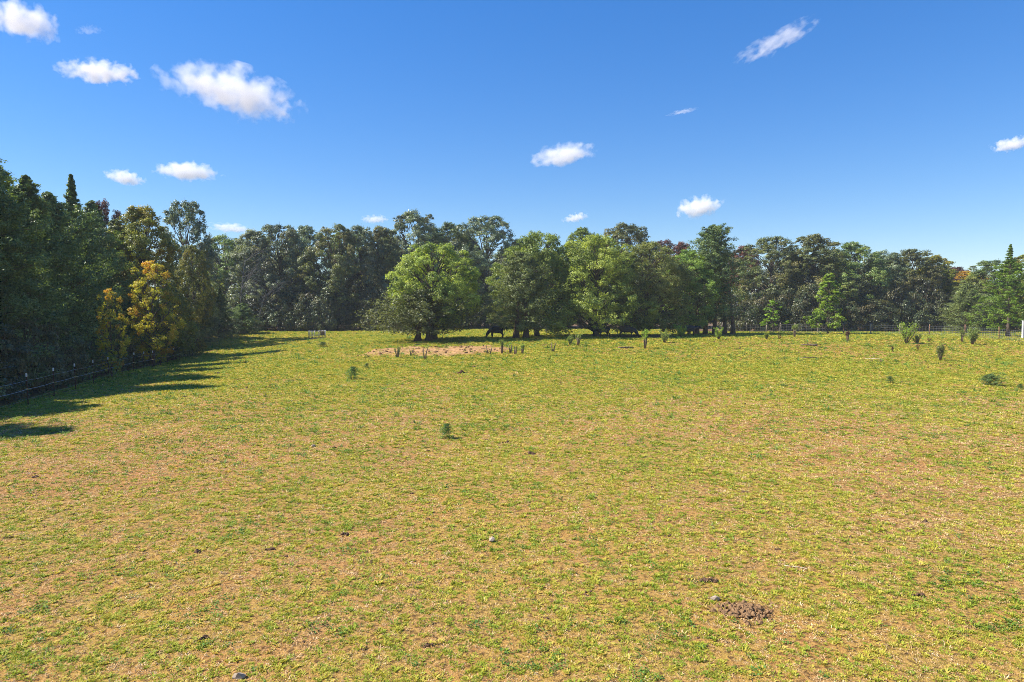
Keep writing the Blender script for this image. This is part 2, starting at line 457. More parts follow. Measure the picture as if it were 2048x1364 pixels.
def broadleaf(name, H, Rr, hb, nl=22, nleaf=22000, ls=.26, prof='round', trunks=((0, 0),), tr=.22, lobe=(.26, .42), top=None, gap=1.0, flat=1.0):
    """unit-free crown in metres; returns crown mesh, trunk mesh"""
    P_, N_, T_, A_ = [], [], [], []
    lob = []
    for i in range(nl):
        u = (i + .5) / nl
        if prof == 'round': pr = math.sin(math.pi * min(1, .16 + .74 * u)) ** .6
        elif prof == 'dome': pr = math.sqrt(max(0, 1 - (u * .96) ** 2.2)) * (.9 + .1 * math.sin(u * 9))
        elif prof == 'cone': pr = (1 - u) ** .8 * .95 + .07
        elif prof == 'vase': pr = .35 + .75 * math.sin(math.pi * (.2 + .72 * u))
        elif prof == 'spread': pr = max(.12, (1.05 - u) ** .55 * (.75 + .3 * math.sin(u * 11)))
        elif prof == 'full': pr = min(1, .6 + 1.6 * u) * math.sqrt(max(0.02, 1 - max(0, (u - .3) / .7) ** 2.4))
        else: pr = 1
        az = i * 2.39996 + random.uniform(-.4, .4)
        rl = Rr * random.uniform(*lobe) * (1 if u < .85 else .8)
        rad = max(0, Rr * pr - rl * .7) * random.uniform(.7, 1.12)
        z = hb + rl * .4 + (H - hb - rl * 1.2) * u
        lob.append((rad * math.cos(az), rad * math.sin(az), z, rl))
    lob.append((random.uniform(-.1, .1) * Rr, random.uniform(-.1, .1) * Rr, H - .22 * Rr, .26 * Rr))
    w = np.array([l[3] ** 2 for l in lob]); w /= w.sum()
    axis = np.array([0, 0, hb + .45 * (H - hb)])
    for l, wi in zip(lob, w):
        c = np.array(l[:3]); rl = l[3]
        nc = max(8, int(26 * gap))
        n = int(nleaf * wi / nc) + 1
        ltint = rng.normal(0, .15); laut = rng.random() ** 2.2
        out = c - axis; out /= np.linalg.norm(out) + 1e-6
        d = rng.normal(size=(nc, 3)) + out * .8 + np.array([0, 0, .25]); d /= np.linalg.norm(d, axis=1, keepdims=True)
        cc = c + d * rl * rng.uniform(.55, 1.05, (nc, 1)) * np.array([1, 1, .82 * flat])
        for j in range(nc):
            cr = rl * rng.uniform(.2, .36)
            q = rng.normal(size=(n, 3)); q /= np.linalg.norm(q, axis=1, keepdims=True)
            q *= rng.random((n, 1)) ** .45
            pp = cc[j] + q * cr * np.array([1.15, 1.15, .75])
            nn = q * .6 + d[j] * .7 + np.array([0, 0, .55]) + rng.normal(size=(n, 3)) * .55
            P_.append(pp); N_.append(nn)
            T_.append(.5 + ltint + rng.normal(0, .17) + rng.normal(0, .16, n) + .1 * q[:, 2])
            A_.append(np.clip(laut * .8 + rng.normal(0, .22) + rng.normal(0, .15, n), 0, 1))
    V, ti, au = leaves(np.concatenate(P_), np.concatenate(N_), ls, .62, np.concatenate(T_), np.concatenate(A_))
    crown = quads_mesh(name + '_crown', V, 4, {'tint': ti, 'aut': au})
    mb = MB()
    for (tx_, ty_) in trunks:
        trunk_tube(mb, tx_, ty_, H * .72, tr, (-tx_ * .3, -ty_ * .3))
    for l in lob:
        z0 = max(hb * .6, l[2] - .55 * math.hypot(l[0], l[1]) - .6)
        z0 = min(z0, H * .62)
        limb(mb, (0, 0, z0), (l[0], l[1], l[2]), tr * .34, .03)
        for _ in range(2):
            e = Vector((l[0], l[1], l[2])) + Vector((random.gauss(0, .5), random.gauss(0, .5), random.gauss(.2, .4))) * l[3]
            limb(mb, Vector((0, 0, z0)).lerp(Vector(l[:3]), .7), e, .05, .015, .1, 4, 3)
    return crown, mb.mesh(name + '_trunk', True)
def cedar(name, H, Rr, hb=.25, nb=150, nleaf=20000, ls=.24, power=.75, up=.35, spire=0.0, tr=.2, trunks=((0, 0),), dens=1.0):
    P_, N_, T_, A_, D_ = [], [], [], [], []
    per = max(6, int(nleaf / nb / 7))
    mb = MB()
    for (tx_, ty_) in trunks: trunk_tube(mb, tx_, ty_, H * .9, tr, (-tx_ * .8, -ty_ * .8))
    for i in range(nb):
        u = ((i + random.random()) / nb) ** .9
        z0 = hb + (H - hb) * u
        pr = (1 - u) ** power
        if spire and u > 1 - spire: pr = min(pr, .005 + .13 * (1 - u) / spire)
        pr *= min(1, .55 + u * 4.5) if hb > .1 else 1
        L = Rr * pr * random.uniform(.5, 1.2) + .02
        az = i * 2.39996 + random.uniform(-.5, .5)
        lift = up * L * random.uniform(.3, 1.3) * (1 if u > .15 else .3)
        d = np.array([math.cos(az), math.sin(az), 0])
        btint = rng.normal(0, .2)
        ns = 7
        if i % 2 == 0 and L > .6:
            limb(mb, (0, 0, z0), tuple(d * L * .85 + np.array([0, 0, z0 + lift * .7])), .035, .01, .04, 4, 3)
        for k in range(ns):
            s = .28 + .75 * (k + random.random()) / ns
            cpos = d * L * s + np.array([0, 0, z0 + lift * s ** 1.6])
            cpos = cpos + rng.normal(size=3) * np.array([.10, .10, .06]) * (L * .7 + .05)
            cr = (.11 + .15 * (1 - abs(s - .65))) * (.35 + .5 * L ** .7) * dens * min(1, .3 + .7 * L / (.12 * Rr))
            q = rng.normal(size=(per, 3)) * .55
            dirv = d + np.array([0, 0, .55]) + rng.normal(size=3) * .35
            pp = cpos + q * cr * np.array([1, 1, .62]) + dirv * (rng.random((per, 1)) - .3) * cr
            P_.append(pp)
            N_.append(q * .5 + d * .45 + np.array([0, 0, .6]) + rng.normal(size=(per, 3)) * .5)
            D_.append(np.repeat(dirv[None], per, 0))
            T_.append(.42 + btint + rng.normal(0, .1) + rng.normal(0, .17, per) + .12 * (s - .5))
            A_.append(np.zeros(per))
    V, ti, au = leaves(np.concatenate(P_), np.concatenate(N_), ls * 1.12, .36, np.concatenate(T_), np.concatenate(A_), np.concatenate(D_))
    return quads_mesh(name + '_crown', V, 4, {'tint': ti, 'aut': au}), mb.mesh(name + '_trunk', True)

PR = {}                                      # prototypes: (crown, trunk, nominal height, nominal radius)
def proto(k, H, Rr, ct): PR[k] = (ct[0], ct[1], H, Rr)
for k in range(4):
    proto('oak%d' % k, 17, 5.6, broadleaf('oak', 17, 5.6, [2.4, 1.6, 3.0, 2.0][k], 52 + 4 * k, 62000, .205, ['round', 'dome', 'round', 'full'][k], lobe=(.15, .34), gap=[1.1, 1, .9, 1.1][k], flat=1.15))
proto('hack', 10.3, 5.3, broadleaf('hackberry', 10.3, 5.3, 1.6, 60, 64000, .165, 'round', tr=.3, lobe=(.13, .33), gap=.9, flat=.85))
proto('wide0', 11.5, 6.2, broadleaf('broad', 11.5, 6.2, .7, 66, 72000, .175, 'dome', tr=.28, lobe=(.13, .33), gap=.9))
proto('wide1', 11, 5.4, broadleaf('broad', 11, 5.4, .8, 60, 62000, .175, 'round', tr=.25, lobe=(.13, .35), gap=1))
proto('under0', 4, 2.4, broadleaf('under', 4, 2.4, .1, 20, 7000, .16, 'dome', tr=.06, lobe=(.28, .45)))
proto('under1', 4, 2.0, broadleaf('under', 4, 2.0, .1, 16, 6000, .15, 'round', tr=.06, lobe=(.3, .5), gap=.8))
proto('sap0', 8, 2.5, broadleaf('sapling', 8, 2.5, .8, 26, 5200, .22, 'spread', tr=.08, lobe=(.2, .34), gap=.5))
proto('sap1', 4.8, 1.6, broadleaf('sapling', 4.8, 1.6, .9, 14, 1800, .19, 'spread', tr=.05, lobe=(.2, .34), gap=.45))
proto('maple', 9.5, 2.6, broadleaf('maple', 9.5, 2.6, .8, 30, 24000, .115, 'round', tr=.1, lobe=(.16, .42), gap=.8))
proto('cedar0', 12, 4.4, cedar('cedar', 12, 4.4, .1, 260, 74000, .14, .85, .42))
proto('cedar1', 12, 3.8, cedar('cedar', 12, 3.8, .1, 240, 56000, .14, .92, .5, .22))
proto('cedar2', 8, 2.9, cedar('cedar', 8, 2.9, .15, 180, 32000, .13, .75, .5))
proto('cedar_low', 6.5, 6.0, cedar('cedar_low', 6.5, 6.0, .95, 190, 26000, .21, .55, .22, tr=.27, trunks=((-.45, 0), (.45, .1))))
proto('cedar_big', 10.5, 5.2, cedar('cedar_big', 10.5, 5.2, .9, 240, 34000, .21, .6, .3, tr=.27, trunks=((-.5, 0), (.5, .1))))
proto('cedar_stem', 13, 4.6, cedar('cedar_stem', 13, 4.6, 1.6, 240, 44000, .19, .5, .4, .05, tr=.2, trunks=((-1.6, 0), (-.6, .5), (.2, 0), (1.3, .3), (2.1, -.2))))
proto('conifer', 11.5, 4.3, cedar('conifer', 11.5, 4.3, .7, 150, 20000, .18, .78, .06, .22, tr=.18, dens=.6))

def plant(kind, name, px, d, top, wpx, mat, label, cat='tree', group=None, bark='bark', xyz=None, rz=None, bend=0):
    crown, trunk, H0, R0 = PR[kind]
    p = at(px, d) if xyz is None else Vector(xyz)
    H = (zof(top, d) - p.z) if xyz is None else top
    rad = wpx / 2 / F * d if xyz is None else wpx / 2
    e = empty(name, p, label, cat, group, random.uniform(0, 6.28) if rz is None else rz)
    e.scale = (rad / R0, rad / R0, H / H0)
    link('trunk', trunk, M[bark], e)
    link('crown', crown, M[mat], e)
    return e

# --- the pasture trees in the middle
GT = 'trees standing in the pasture'
plant('hack', 'pasture_tree', 868, 77.3, 482, 188, 'hackberry', 'light green spreading tree rising above the low twin-trunked cedar, leftmost in the pasture', group=GT)
plant('cedar_low', 'red_cedar', 846, 75.0, 580, 262, 'cedar_olive', 'low spreading olive cedar on two dark trunks, leftmost pasture tree', group=GT, bark='bark_red', rz=.2)
plant('cedar_big', 'red_cedar', 1042, 80.0, 505, 190, 'cedar_olive', 'broad cedar on twin trunks beside the grazing black cow', group=GT, bark='bark_red', rz=.1)
plant('wide1', 'pasture_tree', 1074, 85.5, 464, 180, 'green_mid', 'mid green tree with feathery top directly behind the broad twin-trunked cedar', group=GT)
plant('wide0', 'pasture_tree', 1192, 84.5, 470, 232, 'hackberry', 'largest bright green spreading tree in the middle with cattle in its shade', group=GT)
plant('wide1', 'pasture_tree', 1290, 87.0, 486, 168, 'olive_mid', 'round olive green tree overlapping the largest pasture tree on its right', group=GT)
plant('oak3', 'pasture_tree', 1378, 91.0, 500, 120, 'green_mid', 'slender light green tree left of the tall many-stemmed cedar', group=GT)
plant('cedar_stem', 'red_cedar', 1425, 92.5, 450, 168, 'cedar', 'tall dark cedar clump on several thin bare trunks, rightmost in the pasture', group=GT, bark='bark_red', rz=0)
plant('sap1', 'maple_sapling', 1546, 97.0, 600, 62, 'sapling', 'smaller of two bright green saplings before the wire fence', group='saplings by the wire fence', rz=1)
plant('sap0', 'maple_sapling', 1656, 93.5, 547, 92, 'sapling', 'larger bright green sapling with pyramidal crown before the wire fence', group='saplings by the wire fence', rz=2)
plant('conifer', 'bright_conifer', 2016, 84.0, 489, 150, 'cedar_bright', 'bright green conifer with a thin crooked spire at the right edge', rz=.4)
plant('cedar2', 'red_cedar', 1932, 97.0, 566, 128, 'cedar_olive', 'rounded grey-green cedar behind the wire fence beside the bright conifer', bark='bark_red')

# --- the back treeline
GB = 'trees of the back treeline'
back = [
 ('oak0', 452, 116, 472, 84, 'oak_green', 'dark green tree of the back treeline just right of the last left cedars'),
 ('oak1', 508, 113, 462, 92, 'silver', 'pale silvery tree with bare grey branches in the back treeline'),
 ('oak2', 560, 117, 449, 92, 'oak_blue', 'blue-green oak with open ragged top, right of the pale silvery tree'),
 ('oak3', 618, 116, 452, 86, 'oak_blue', 'blue-green oak above the round hay feeder'),
 ('oak0', 672, 114, 450, 88, 'oak_brown', 'brownish oak of the back treeline right of the oak above the hay feeder'),
 ('oak2', 722, 117, 452, 80, 'oak_blue', 'narrow blue-green oak between two brownish oaks in the back treeline'),
 ('oak1', 764, 115, 455, 84, 'oak_brown', 'brownish oak with pinkish lower leaves left of the tall central oaks'),
 ('oak0', 832, 124, 424, 112, 'oak_blue', 'tallest blue-green oak rising behind the leftmost pasture tree'),
 ('oak3', 900, 126, 446, 92, 'oak_green', 'dark green oak between the two tall oaks behind the pasture trees'),
 ('oak2', 973, 124, 433, 112, 'oak_blue', 'tall blue-green oak with double top above the gap between pasture cedars'),
 ('oak1', 1040, 128, 480, 100, 'oak_green', 'low dark green tree far behind the broad twin-trunked cedar'),
 ('oak3', 1162, 122, 455, 76, 'green_mid', 'green tree top poking up left of the largest pasture tree'),
 ('oak2', 1248, 122, 448, 110, 'oak_brown', 'brown-green oak top showing above the largest pasture tree'),
 ('oak0', 1330, 128, 482, 70, 'oak_red', 'dark red tree top between the middle trees and the tall cedar clump'),
 ('oak1', 1362, 132, 486, 64, 'oak_red', 'dull red tree top just left of the tall many-stemmed cedar'),
 ('oak1', 1486, 124, 494, 76, 'oak_red', 'purplish red tree right of the tall cedar clump'),
 ('oak2', 1540, 112, 474, 96, 'oak_brown', 'brown-tinged oak above the smaller bright sapling'),
 ('oak1', 1622, 110, 471, 122, 'oak_brown', 'broad round brown-green oak above the larger bright sapling'),
 ('oak3', 1704, 112, 484, 96, 'oak_green', 'dark green oak right of the broad round brown-green oak'),
 ('oak0', 1764, 114, 503, 84, 'oak_blue', 'blue-green oak with pale leaves right of centre of the right treeline'),
 ('oak2', 1818, 112, 499, 96, 'oak_brown', 'brown-green oak above the big double-stemmed field bush'),
 ('oak1', 1866, 110, 512, 84, 'yellow_green', 'yellow-flecked tree at the low end of the right treeline'),
 ('oak3', 1906, 132, 534, 70, 'oak_red', 'far dull red tree top in the low dip of the right treeline'),
 ('maple', 1932, 116, 541, 84, 'maple_orange', 'orange and yellow tree top above the rounded grey-green cedar'),
 ('oak2', 1990, 104, 520, 96, 'oak_green', 'dark oak standing behind the bright conifer'),
 ('oak0', 2062, 100, 508, 100, 'yellow_green', 'yellow-green tree cut off by the right edge of the picture'),
 ('oak1', 2130, 104, 500, 120, 'oak_green', 'dark green tree beyond the right edge beside the yellow-green one'),
]
for k, px, d, top, w, m, lab in back:
    plant(k, 'oak_tree' if k.startswith('oak') else 'maple_tree', px, d + random.uniform(-2, 4), top, w * 1.42, m, lab, group=GB)
words = ['first', 'second', 'third', 'fourth', 'fifth', 'sixth', 'seventh', 'eighth', 'ninth', 'tenth', 'eleventh', 'twelfth', 'thirteenth', 'fourteenth', 'fifteenth', 'sixteenth', 'seventeenth', 'eighteenth', 'nineteenth', 'twentieth', 'twenty-first', 'twenty-second', 'twenty-third', 'twenty-fourth', 'twenty-fifth', 'twenty-sixth', 'twenty-seventh', 'twenty-eighth', 'twenty-ninth', 'thirtieth']
words += ['thirty-'  + w for w in words[:9]] + ['fortieth'] + ['forty-' + w for w in words[:9]] + ['fiftieth'] + ['fifty-' + w for w in words[:9]] + ['sixtieth']
# second row, seen only through gaps and along the skyline
for i, (px, top) in enumerate([(420, 500), (485, 478), (590, 462), (700, 462), (795, 470), (868, 470), (935, 470), (1010, 500), (1100, 500), (1205, 500), (1300, 505), (1400, 505), (1450, 505), (1580, 505), (1665, 500), (1735, 520), (1790, 520), (1845, 535), (1885, 545), (1960, 545)]):
    plant('wide%d' % (i % 2), 'oak_tree', px, 134 + (i * 7) % 9, top, 118, ['oak_green', 'oak_blue', 'oak_brown'][i % 3],
          'dark oak of the rear row behind the back treeline, %s from the left' % words[i], group='rear row of the back treeline')
# understorey closing the foot of the treeline
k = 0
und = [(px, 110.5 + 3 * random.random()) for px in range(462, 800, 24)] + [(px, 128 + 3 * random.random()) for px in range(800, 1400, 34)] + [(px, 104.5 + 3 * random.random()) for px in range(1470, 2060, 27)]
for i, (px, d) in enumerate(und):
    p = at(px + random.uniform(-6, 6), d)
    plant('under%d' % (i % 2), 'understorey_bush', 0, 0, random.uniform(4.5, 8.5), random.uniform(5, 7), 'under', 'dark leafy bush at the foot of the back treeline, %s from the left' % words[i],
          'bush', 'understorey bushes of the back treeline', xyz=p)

# --- the left woodland edge behind the post fence
GL = 'trees of the left woodland edge'
left = [
 ('cedar0', 'red_cedar', -24, 38.5, 286, 380, 'cedar', 'big dark cedar cut off by the left edge of the picture'),
 ('oak1', 'oak_tree', 0, 45, 345, 240, 'oak_green', 'tall green tree with yellowing leaves behind the leftmost cedar'),
 ('cedar0', 'red_cedar', 60, 44.5, 352, 320, 'cedar', 'dark cedar second from the left edge'),
 ('cedar2', 'red_cedar', 104, 51, 386, 260, 'cedar', 'shorter dark cedar left of the slender spired cedar'),
 ('cedar1', 'red_cedar', 150, 56, 350, 230, 'cedar', 'slender cedar whose thin spire stands against the sky'),
 ('cedar0', 'red_cedar', 190, 64, 402, 240, 'cedar', 'dark green cedar just right of the slender spired cedar'),
 ('oak0', 'oak_tree', 212, 76, 404, 84, 'oak_red', 'purple-leaved tree top showing behind the left cedars'),
 ('cedar2', 'red_cedar', 236, 69, 440, 180, 'cedar_olive', 'olive cedar in front of the yellow-green tree'),
 ('oak1', 'oak_tree', 288, 70, 416, 190, 'yellow_green', 'yellow-green round tree in the left woodland'),
 ('oak2', 'oak_tree', 376, 92, 402, 112, 'oak_blue', 'tall dark oak standing clear above the left woodland'),
 ('oak3', 'oak_tree', 388, 86, 490, 76, 'yellow_green', 'yellowing tree below the tall dark oak of the left woodland'),
 ('maple', 'maple_tree', 306, 61.8, 520, 100, 'maple_orange', 'orange and yellow maple glowing at the left woodland edge'),
 ('cedar2', 'red_cedar', 346, 74, 570, 110, 'cedar_olive', 'olive cedar right of the orange maple'),
 ('cedar0', 'red_cedar', 402, 87, 560, 100, 'cedar_olive', 'conical olive cedar near the far end of the left fence'),
 ('cedar1', 'red_cedar', 440, 96, 572, 90, 'cedar', 'slim cedar second from the far end of the left woodland'),
 ('cedar2', 'red_cedar', 486, 103, 606, 84, 'cedar', 'low cedar where the left woodland meets the back treeline'),
 ('cedar0', 'red_cedar', 264, 64, 600, 110, 'cedar', 'dark cedar left of the orange maple'),
 ('cedar2', 'red_cedar', 180, 55, 565, 120, 'cedar', 'low dark cedar below the slender spired one'),
]
for kk, nm, px, d, top, w, m, lab in left:
    plant(kk, nm, px, d, top, w, m, lab, group=GL, bark='bark_red' if 'cedar' in kk else 'bark')
plant('maple', 'maple_tree', 221, 47.6, 576, 62, 'maple_orange', 'small yellow and red sapling glowing before the dark left cedars', group=GL)
plant('under1', 'understorey_bush', 0, 0, 3.4, 2.6, 'yellow_green', 'yellow-green bush at the foot of the woodland near the far fence posts', 'bush', xyz=at(383, 77.5))
for i, (x, y, h, w) in enumerate([(-25.5, 23.8, 10.8, 8.5), (-24.5, 14.5, 9.5, 6.5), (-29.5, 29.0, 11, 6.5), (-22.5, 6.0, 10, 6.0)]):
    plant('cedar%d' % (i % 2), 'red_cedar', 0, 0, h, w, 'cedar', 'dark cedar beyond the left edge along the post fence, %s from the camera' % ['second', 'third', 'fourth', 'nearest'][i], group=GL, bark='bark_red', xyz=(x, y, Gs(x, y)))
for i, (off, y) in enumerate([(9, 30), (10, 36), (9.5, 42), (10, 49), (9.5, 56), (10, 63), (9, 70), (9.5, 78), (9, 86)]):  # hidden row of domed oaks, added so the woodland shadow falls solid
    x = float(fence_x(y)) - off
    plant('oak1', 'oak_tree', 0, 0, 12.0 + 1.2 * (i % 2), 10.5, 'oak_green', 'unseen dark oak added for its shadow, second row inside the left woodland, %s from the camera' % words[i], group='hidden second row added to fill the left woodland shadow', xyz=(x, y, Gs(x, y)))
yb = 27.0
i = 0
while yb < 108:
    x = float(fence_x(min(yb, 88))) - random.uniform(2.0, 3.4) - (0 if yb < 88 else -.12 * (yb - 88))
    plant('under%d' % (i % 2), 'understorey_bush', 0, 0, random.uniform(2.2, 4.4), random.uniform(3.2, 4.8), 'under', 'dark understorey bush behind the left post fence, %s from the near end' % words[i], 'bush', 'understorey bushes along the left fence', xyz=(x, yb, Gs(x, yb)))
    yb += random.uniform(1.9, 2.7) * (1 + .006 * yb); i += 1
# bare grey branches of the dead trees in the back treeline
def dead_tree(px, d, top, lean, label):
    p = at(px, d); H = zof(top, d) - p.z
    mb = MB()
    trunk_tube(mb, 0, 0, H * .8, .09, lean)
    tr_m = mb.mesh('dead_trunk', True)
    e = empty('dead_tree', p, label, 'tree')
    link('trunk', tr_m, M['bark_grey'], e)
    for _ in range(16):
        mb = MB()
        u = random.uniform(.3, .8); z = H * u
        a = Vector((lean[0] * (u / .8) ** 2, lean[1] * (u / .8) ** 2, z))
        az = random.uniform(-1.2, 1.2) + (0 if random.random() < .75 else math.pi); L = random.uniform(2, 4.5)
        b = a + Vector((math.cos(az) * L, -abs(math.sin(az)) * L * .6, random.uniform(.2, 1.0) * L))
        limb(mb, a, b, .035, .012, .12, 4, 5)
        for _ in range(4):
            s = a.lerp(b, random.uniform(.4, .9))
            limb(mb, s, s + (b - a) * random.uniform(.2, .4) + Vector((random.gauss(0, .6), random.gauss(0, .4), random.gauss(.1, .4))), .02, .008, .1, 4, 3)
        link('branch', mb.mesh('dead_branch', True), M['bark_grey'], e)
dead_tree(478, 110.5, 480, (1.5, -.8), 'leafless grey tree leaning right among the pale silvery leaves')
dead_tree(515, 110.5, 560, (1.8, -.6), 'shorter leafless grey snag low in front of the back treeline')

# ------------------------------------------------------------------ left steel post fence
post_px = [(4, 763, 822), (50, 746, 810), (97, 737.5, 797), (143, 728, 0), (176.5, 724, 0), (203, 720, 0), (229, 715, 0), (258, 710, 0), (280, 706, 0), (299, 705, 0), (319.5, 702, 0), (337, 699.5, 0), (351, 696, 0), (362, 695, 0)]
fy = [28.6] + [32.0 + 3.45 * i for i in range(17)]
fence = empty('post_fence', (float(fence_x(32)), 32, Gs(float(fence_x(32)), 32)), 'steel post fence with white-tipped posts and wires along the left woodland', 'fence')
fo = fence.location
mb = MB(); mb.box((0, 0, .55), (.035, .008, 1.7)); mb.box((0, .018, .55), (.008, .034, 1.7)); mb.box((0, -.012, -.0), (.10, .006, .12))
post_m = mb.mesh('steel_post')
mb = MB(); mb.box((0, .008, 1.41), (.055, .05, .17)); cap_m = mb.mesh('white_tip')
mb = MB(); mb.tube([(-.02, -.02, .74), (.05, -.07, .74), (.20, -.07, .745)], .018, 6); mb.box((0, -.03, .74), (.07, .04, .06)); clip_m = mb.mesh('insulator')
tops = []
for i, y in enumerate(fy):
    x = float(fence_x(y)); z = Gs(x, y)
    o = link('post', post_m, M['tpost'], fence, Vector((x, y, z)) - fo)
    o.rotation_euler = (random.uniform(-.03, .03), random.uniform(-.03, .03), random.uniform(-.2, .2))
    link('white_tip', cap_m, M['white'], o); link('insulator', clip_m, M['insul'], o)
    tops.append(Vector((x, y, z)))
t0 = tops[0] + (tops[0] - tops[1]) * 4; t0.z = Gs(t0.x, t0.y); tops.insert(0, t0)
tops2 = [tops[0]]
for h, r, mt in ((1.16, .005, 'wire_blue'), (.74, .009, 'wire_blue'), (.28, .005, 'wire')):
    mb = MB(); pts = []
    for i in range(len(tops) - 1):
        for u in (0, .33, .66): 
            pts.append(tops[i].lerp(tops[i + 1], u) + Vector((.03, -.05, h - .03 * math.sin(math.pi * u))) - fo)
    pts.append(tops[-1] + Vector((.03, -.05, h)) - fo)
    mb.tube(pts, r, 5)
    link('wire', mb.mesh('fence_wire', True), M[mt], fence)

# ------------------------------------------------------------------ right woven wire fence
wp = [(1395, 104), (1445, 103), (1493, 102), (1533, 100.5), (1560, 100), (1590, 98.5), (1636, 96.5), (1687, 94.5), (1742, 93), (1800, 91), (1859, 88.5), (1930, 84.5), (1999, 77.5), (2072, 71)]
wf = empty('wire_fence', at(1687, 94.5), 'woven wire field fence on weathered posts before the right treeline', 'fence')
wo_ = wf.location
mb = MB(); mb.tube([(0, 0, -.3), (0, 0, .7), (0, 0, 1.42)], [.075, .07, .065], 8); wpm = mb.mesh('wood_post', True)
mb = MB(); mb.tube([(0, 0, -.3), (0, 0, .7), (0, 0, 1.45)], [.05, .05, .05], 8); rpm = mb.mesh('thin_post', True)
wpts = []
for i, (px, d) in enumerate(wp):
    p = at(px, d); wpts.append(p)
    o = link('post', rpm if px in (1930, 1999, 1859) else wpm, M['rust_post'] if px in (1687, 1859, 1930, 1999) else M['wood_post'], wf, p - wo_)
    o.rotation_euler = (random.uniform(-.04, .04), random.uniform(-.05, .05), random.uniform(0, 6))
for h in (.08, .26, .46, .68, .92, 1.18):
    mb = MB(); mb.tube([p + Vector((0, -.08, h)) - wo_ for p in wpts], .009, 4, False)
    link('wire', mb.mesh('line_wire'), M['wire'], wf)
mb = MB()
for a, b in zip(wpts[:-1], wpts[1:]):
    n = int((b - a).length / .34)
    for j in range(n):
        p = a.lerp(b, (j + .5) / n) - wo_ + Vector((0, -.08, 0)); mb.tube([p + Vector((0, 0, .07)), p + Vector((0, 0, 1.18))], .007, 3, False)
o = link('stay_wires', mb.mesh('stay_wires'), M['wire'], wf); o['kind'] = 'stuff'

# pale board fence far behind the broad cedar
bf = empty('board_fence', at(1094, 118), 'pale broken board fence in the far background behind the standing grey-black cow', 'fence')
a, b = at(1068, 118), at(1122, 119)
mbp = MB(); mbp.box((0, 0, .5), (.12, .12, 1.5)); bpm = mbp.mesh('board_post')
for u in (0, .25, .5, .75, 1): link('post', bpm, M['board'], bf, a.lerp(b, u) - bf.location)
for h in (.35, .7, 1.05):
    for j in range(4):
        p, q = a.lerp(b, j / 4), a.lerp(b, (j + 1) / 4)
        mb = MB(); c = (p + q) / 2 - bf.location
        mb.box((0, 0, 0), ((q - p).length - .02, .03, .14)); o = link('board', mb.mesh('board'), M['board'], bf, (c.x, c.y - .085, c.z + h))
        o.rotation_euler = (0, random.uniform(-.03, .03), math.atan2(q.y - p.y, q.x - p.x))

# white post at the right edge
p = at(2047, 80)
e = empty('white_post', p, 'white painted square post at the far right edge beside the bright conifer', 'post')
mb = MB(); mb.box((0, 0, .9), (.22, .22, 2.2)); link('shaft', mb.mesh('post_shaft'), M['white'], e)
mb = MB(); mb.box((0, 0, 2.03), (.28, .28, .06)); link('cap', mb.mesh('post_cap'), M['white'], e)
mb = MB(); mb.box((0, 0, .1), (.27, .27, .25)); link('base', mb.mesh('post_base'), M['white'], e)

# ------------------------------------------------------------------ round hay feeder
p = on_ground(634.5, 677.5)
e = empty('hay_feeder', p, 'round steel hay feeder ring standing alone on the grass at the left', 'feeder')
rr = 16.0 / F * p.y
for h, nm in ((.08, 'lower_ring'), (.5, 'middle_ring'), (1.02, 'upper_ring')):
    mb = MB(); mb.tube([(rr * math.cos(a), rr * math.sin(a), h) for a in np.linspace(0, 2 * math.pi, 29)], .028, 6, False); link(nm, mb.mesh(nm, True), M['steel'], e)
mb = MB(); mb.tube([(0, 0, 0), (0, 0, .55), (0, 0, 1.12)], .03, 6); bm_ = mb.mesh('bar', True)
for a in np.linspace(0, 2 * math.pi, 15)[:-1]: link('bar', bm_, M['steel'], e, ((rr + .03) * math.cos(a + .2), (rr + .03) * math.sin(a + .2), 0))
for a in np.linspace(0, 2 * math.pi, 8)[:-1]:
    mb = MB(); s = [(rr - .05) * math.cos(a + k * .11) for k in range(9)]; 
    vv = []; ff = []
    for k in range(9):
        an = a + k * .108
        for z in (.5, .98): vv.append(((rr - .06) * math.cos(an), (rr - .06) * math.sin(an), z))
    for k in range(8): ff.append([2 * k, 2 * k + 2, 2 * k + 3, 2 * k + 1])
    mb.add(vv, ff)
    if random.random() < .35: link('side_sheet', mb.mesh('side_sheet'), M['rust'], e)

